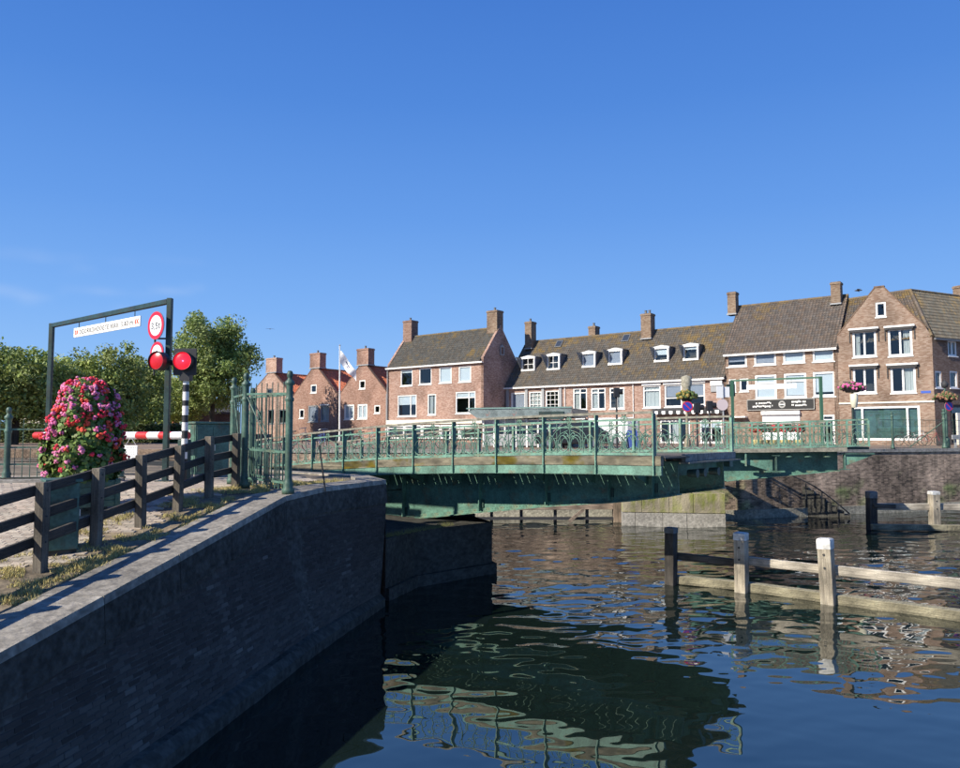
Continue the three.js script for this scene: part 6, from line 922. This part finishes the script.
{
  const sig = (label, px, d, py) => { const p = onQ(px, d), g = thing('signal_lamp', label, 'traffic light', p, 0, 'dark signal lamps behind the bridge corner'), h = at(px, py, d).y - QUAY; mesh('pole', rod(V(0, 0, 0), V(0, h, 0), 0.05), M.dark, g); mesh('housing', rb(-0.15, 0.15, h - 0.24, h + 0.24, -0.05, 0.14, 0.03), M.black, g); mesh('hood', uvm(new THREE.CylinderGeometry(0.13, 0.13, 0.2, 16, 1, true).rotateZ(Math.PI / 2)).translate(0.2, h + 0.03, 0.05), M.black, g); };
  sig('dark signal lamp on a pole before the striped awning', 697.5, 36, 408); sig('dark signal lamp on a pole between the striped awning and the sign post', 710, 36, 406); sig('dark signal lamp on a thin pole before the windows of the dormered row', 617, 38, 392.5);
  const g = thing('sign_post', 'grey post carrying pale sign backs and a dark red plate beside the green gantry', 'sign post', onQ(724, 40)), h = at(724, 384, 40).y - QUAY; mesh('pole', rod(V(0, 0, 0), V(0, h, 0), 0.045), M.grey, g); mesh('square_plate', rb(-0.36, 0.0, h - 0.75, h - 0.12, 0.05, 0.07, 0.006), M.blindWhite, g); mesh('square_plate', rb(0.06, 0.36, h - 0.7, h - 0.15, -0.03, -0.01, 0.006), M.signWhite, g); mesh('round_plate', uvm(new THREE.CylinderGeometry(0.3, 0.3, 0.02, 24).rotateX(Math.PI / 2)).translate(-0.06, h - 1.1, 0.06), std(0.6, 0.5, 0.5, 0.5), g); mesh('dark_plate', rb(-0.75, -0.36, h - 1.3, h - 1.0, 0.02, 0.04, 0.006), std(0.12, 0.03, 0.03, 0.6), g);
}
{
  // railing along the far quay edge
  const g = thing('quay_railing', 'green posts with fine wire mesh along the edge of the far quay', 'railing', at(893, 447, 40.9).setY(QUAY)), P = [[880, 40.3, 1.1], [893, 40.8, 2.0], [945, 42.2, 2.2], [1010, 44.6, 2.0]].map(([px, d, h]) => [at(px, 447, d).setY(QUAY).sub(g.position), h]);
  P.forEach(([p, h], i) => { if (i) { const m = mesh('railing_post', lathe(postProfile(h), 0, 0, 0, 10), M.post, g); m.position.copy(p); m.scale.set(i === 2 ? 1.3 : 0.9, 1, i === 2 ? 1.3 : 0.9); } });
  const wires = []; for (let i = 0; i < 3; i++) { const [a] = P[i], [b] = P[i + 1], L = a.distanceTo(b), n = Math.round(L / 0.28); for (let k = 1; k < n; k++) { const q = a.clone().lerp(b, k / n); wires.push(rod(q, q.clone().add(V(0, 1.55, 0)), 0.006, 0.006, 4)); } for (const y of [0.08, 0.32, 0.62, 0.92, 1.22]) wires.push(rod(a.clone().add(V(0, y, 0)), b.clone().add(V(0, y, 0)), 0.006, 0.006, 4)); mesh('top_wire', rod(a.clone().add(V(0, 1.56, 0)), b.clone().add(V(0, 1.56, 0)), 0.014, 0.014, 5), M.post, g); }
  mesh('wire_mesh', wires, M.post, g).userData.kind = 'stuff'; const [b2] = P[2]; mesh('strut', rod(b2.clone().add(V(-1.4, 0.05, -1.0)), b2.clone().add(V(0, 1.5, 0)), 0.03), M.post, g);
  const k = thing('guard_rail', 'grey metal guard rail beside the green quay post', 'guard rail', at(952, 436, 44).setY(QUAY)); mesh('beam', bar(V(0, 0.62, 0), V(6, 0.62, -1.4), 0.08, 0.26, 0.02), M.grey, k); for (const t of [0.3, 2.4, 4.5]) mesh('post', bx(t - 0.05, t + 0.05, 0, 0.7, -0.3 * t / 1.3 - 0.16, -0.3 * t / 1.3 - 0.06), M.grey, k);
}
// birds
function bird(label, p, s, turn, flying) {
  const g = thing('bird', label, 'bird', p, turn); const body = [[V(0, 0, -0.22), 0.01], [V(0, 0, -0.1), 0.05], [V(0, 0, 0.04), 0.065], [V(0, 0.02, 0.14), 0.04], [V(0, 0.05, 0.2), 0.042], [V(0, 0.05, 0.27), 0.006]], prs = [];
  const geo = new THREE.LatheGeometry(body.map(([q, r]) => new THREE.Vector2(r, q.z)), 10); geo.rotateX(Math.PI / 2); prs.push(uvm(geo)); if (flying) for (const k of [-1, 1]) prs.push(plate([[0, -0.1], [k * 0.28, -0.06], [k * 0.6, -0.16], [k * 0.3, 0.07], [0, 0.08]], [], 0.015).rotateX(-1.3).translate(0, 0.04, 0)); mesh('body', prs, std(0.05, 0.05, 0.055, 0.7), g).scale.setScalar(s);
}
bird('dark bird flying over the roof beside the brick front gable', at(858, 290.5, 55), 1.1, 1.2, true); bird('tiny dark bird high over the tree beside the gable houses', at(270, 329, 70), 0.7, 0.4, true);

renderer.render(scene, camera);
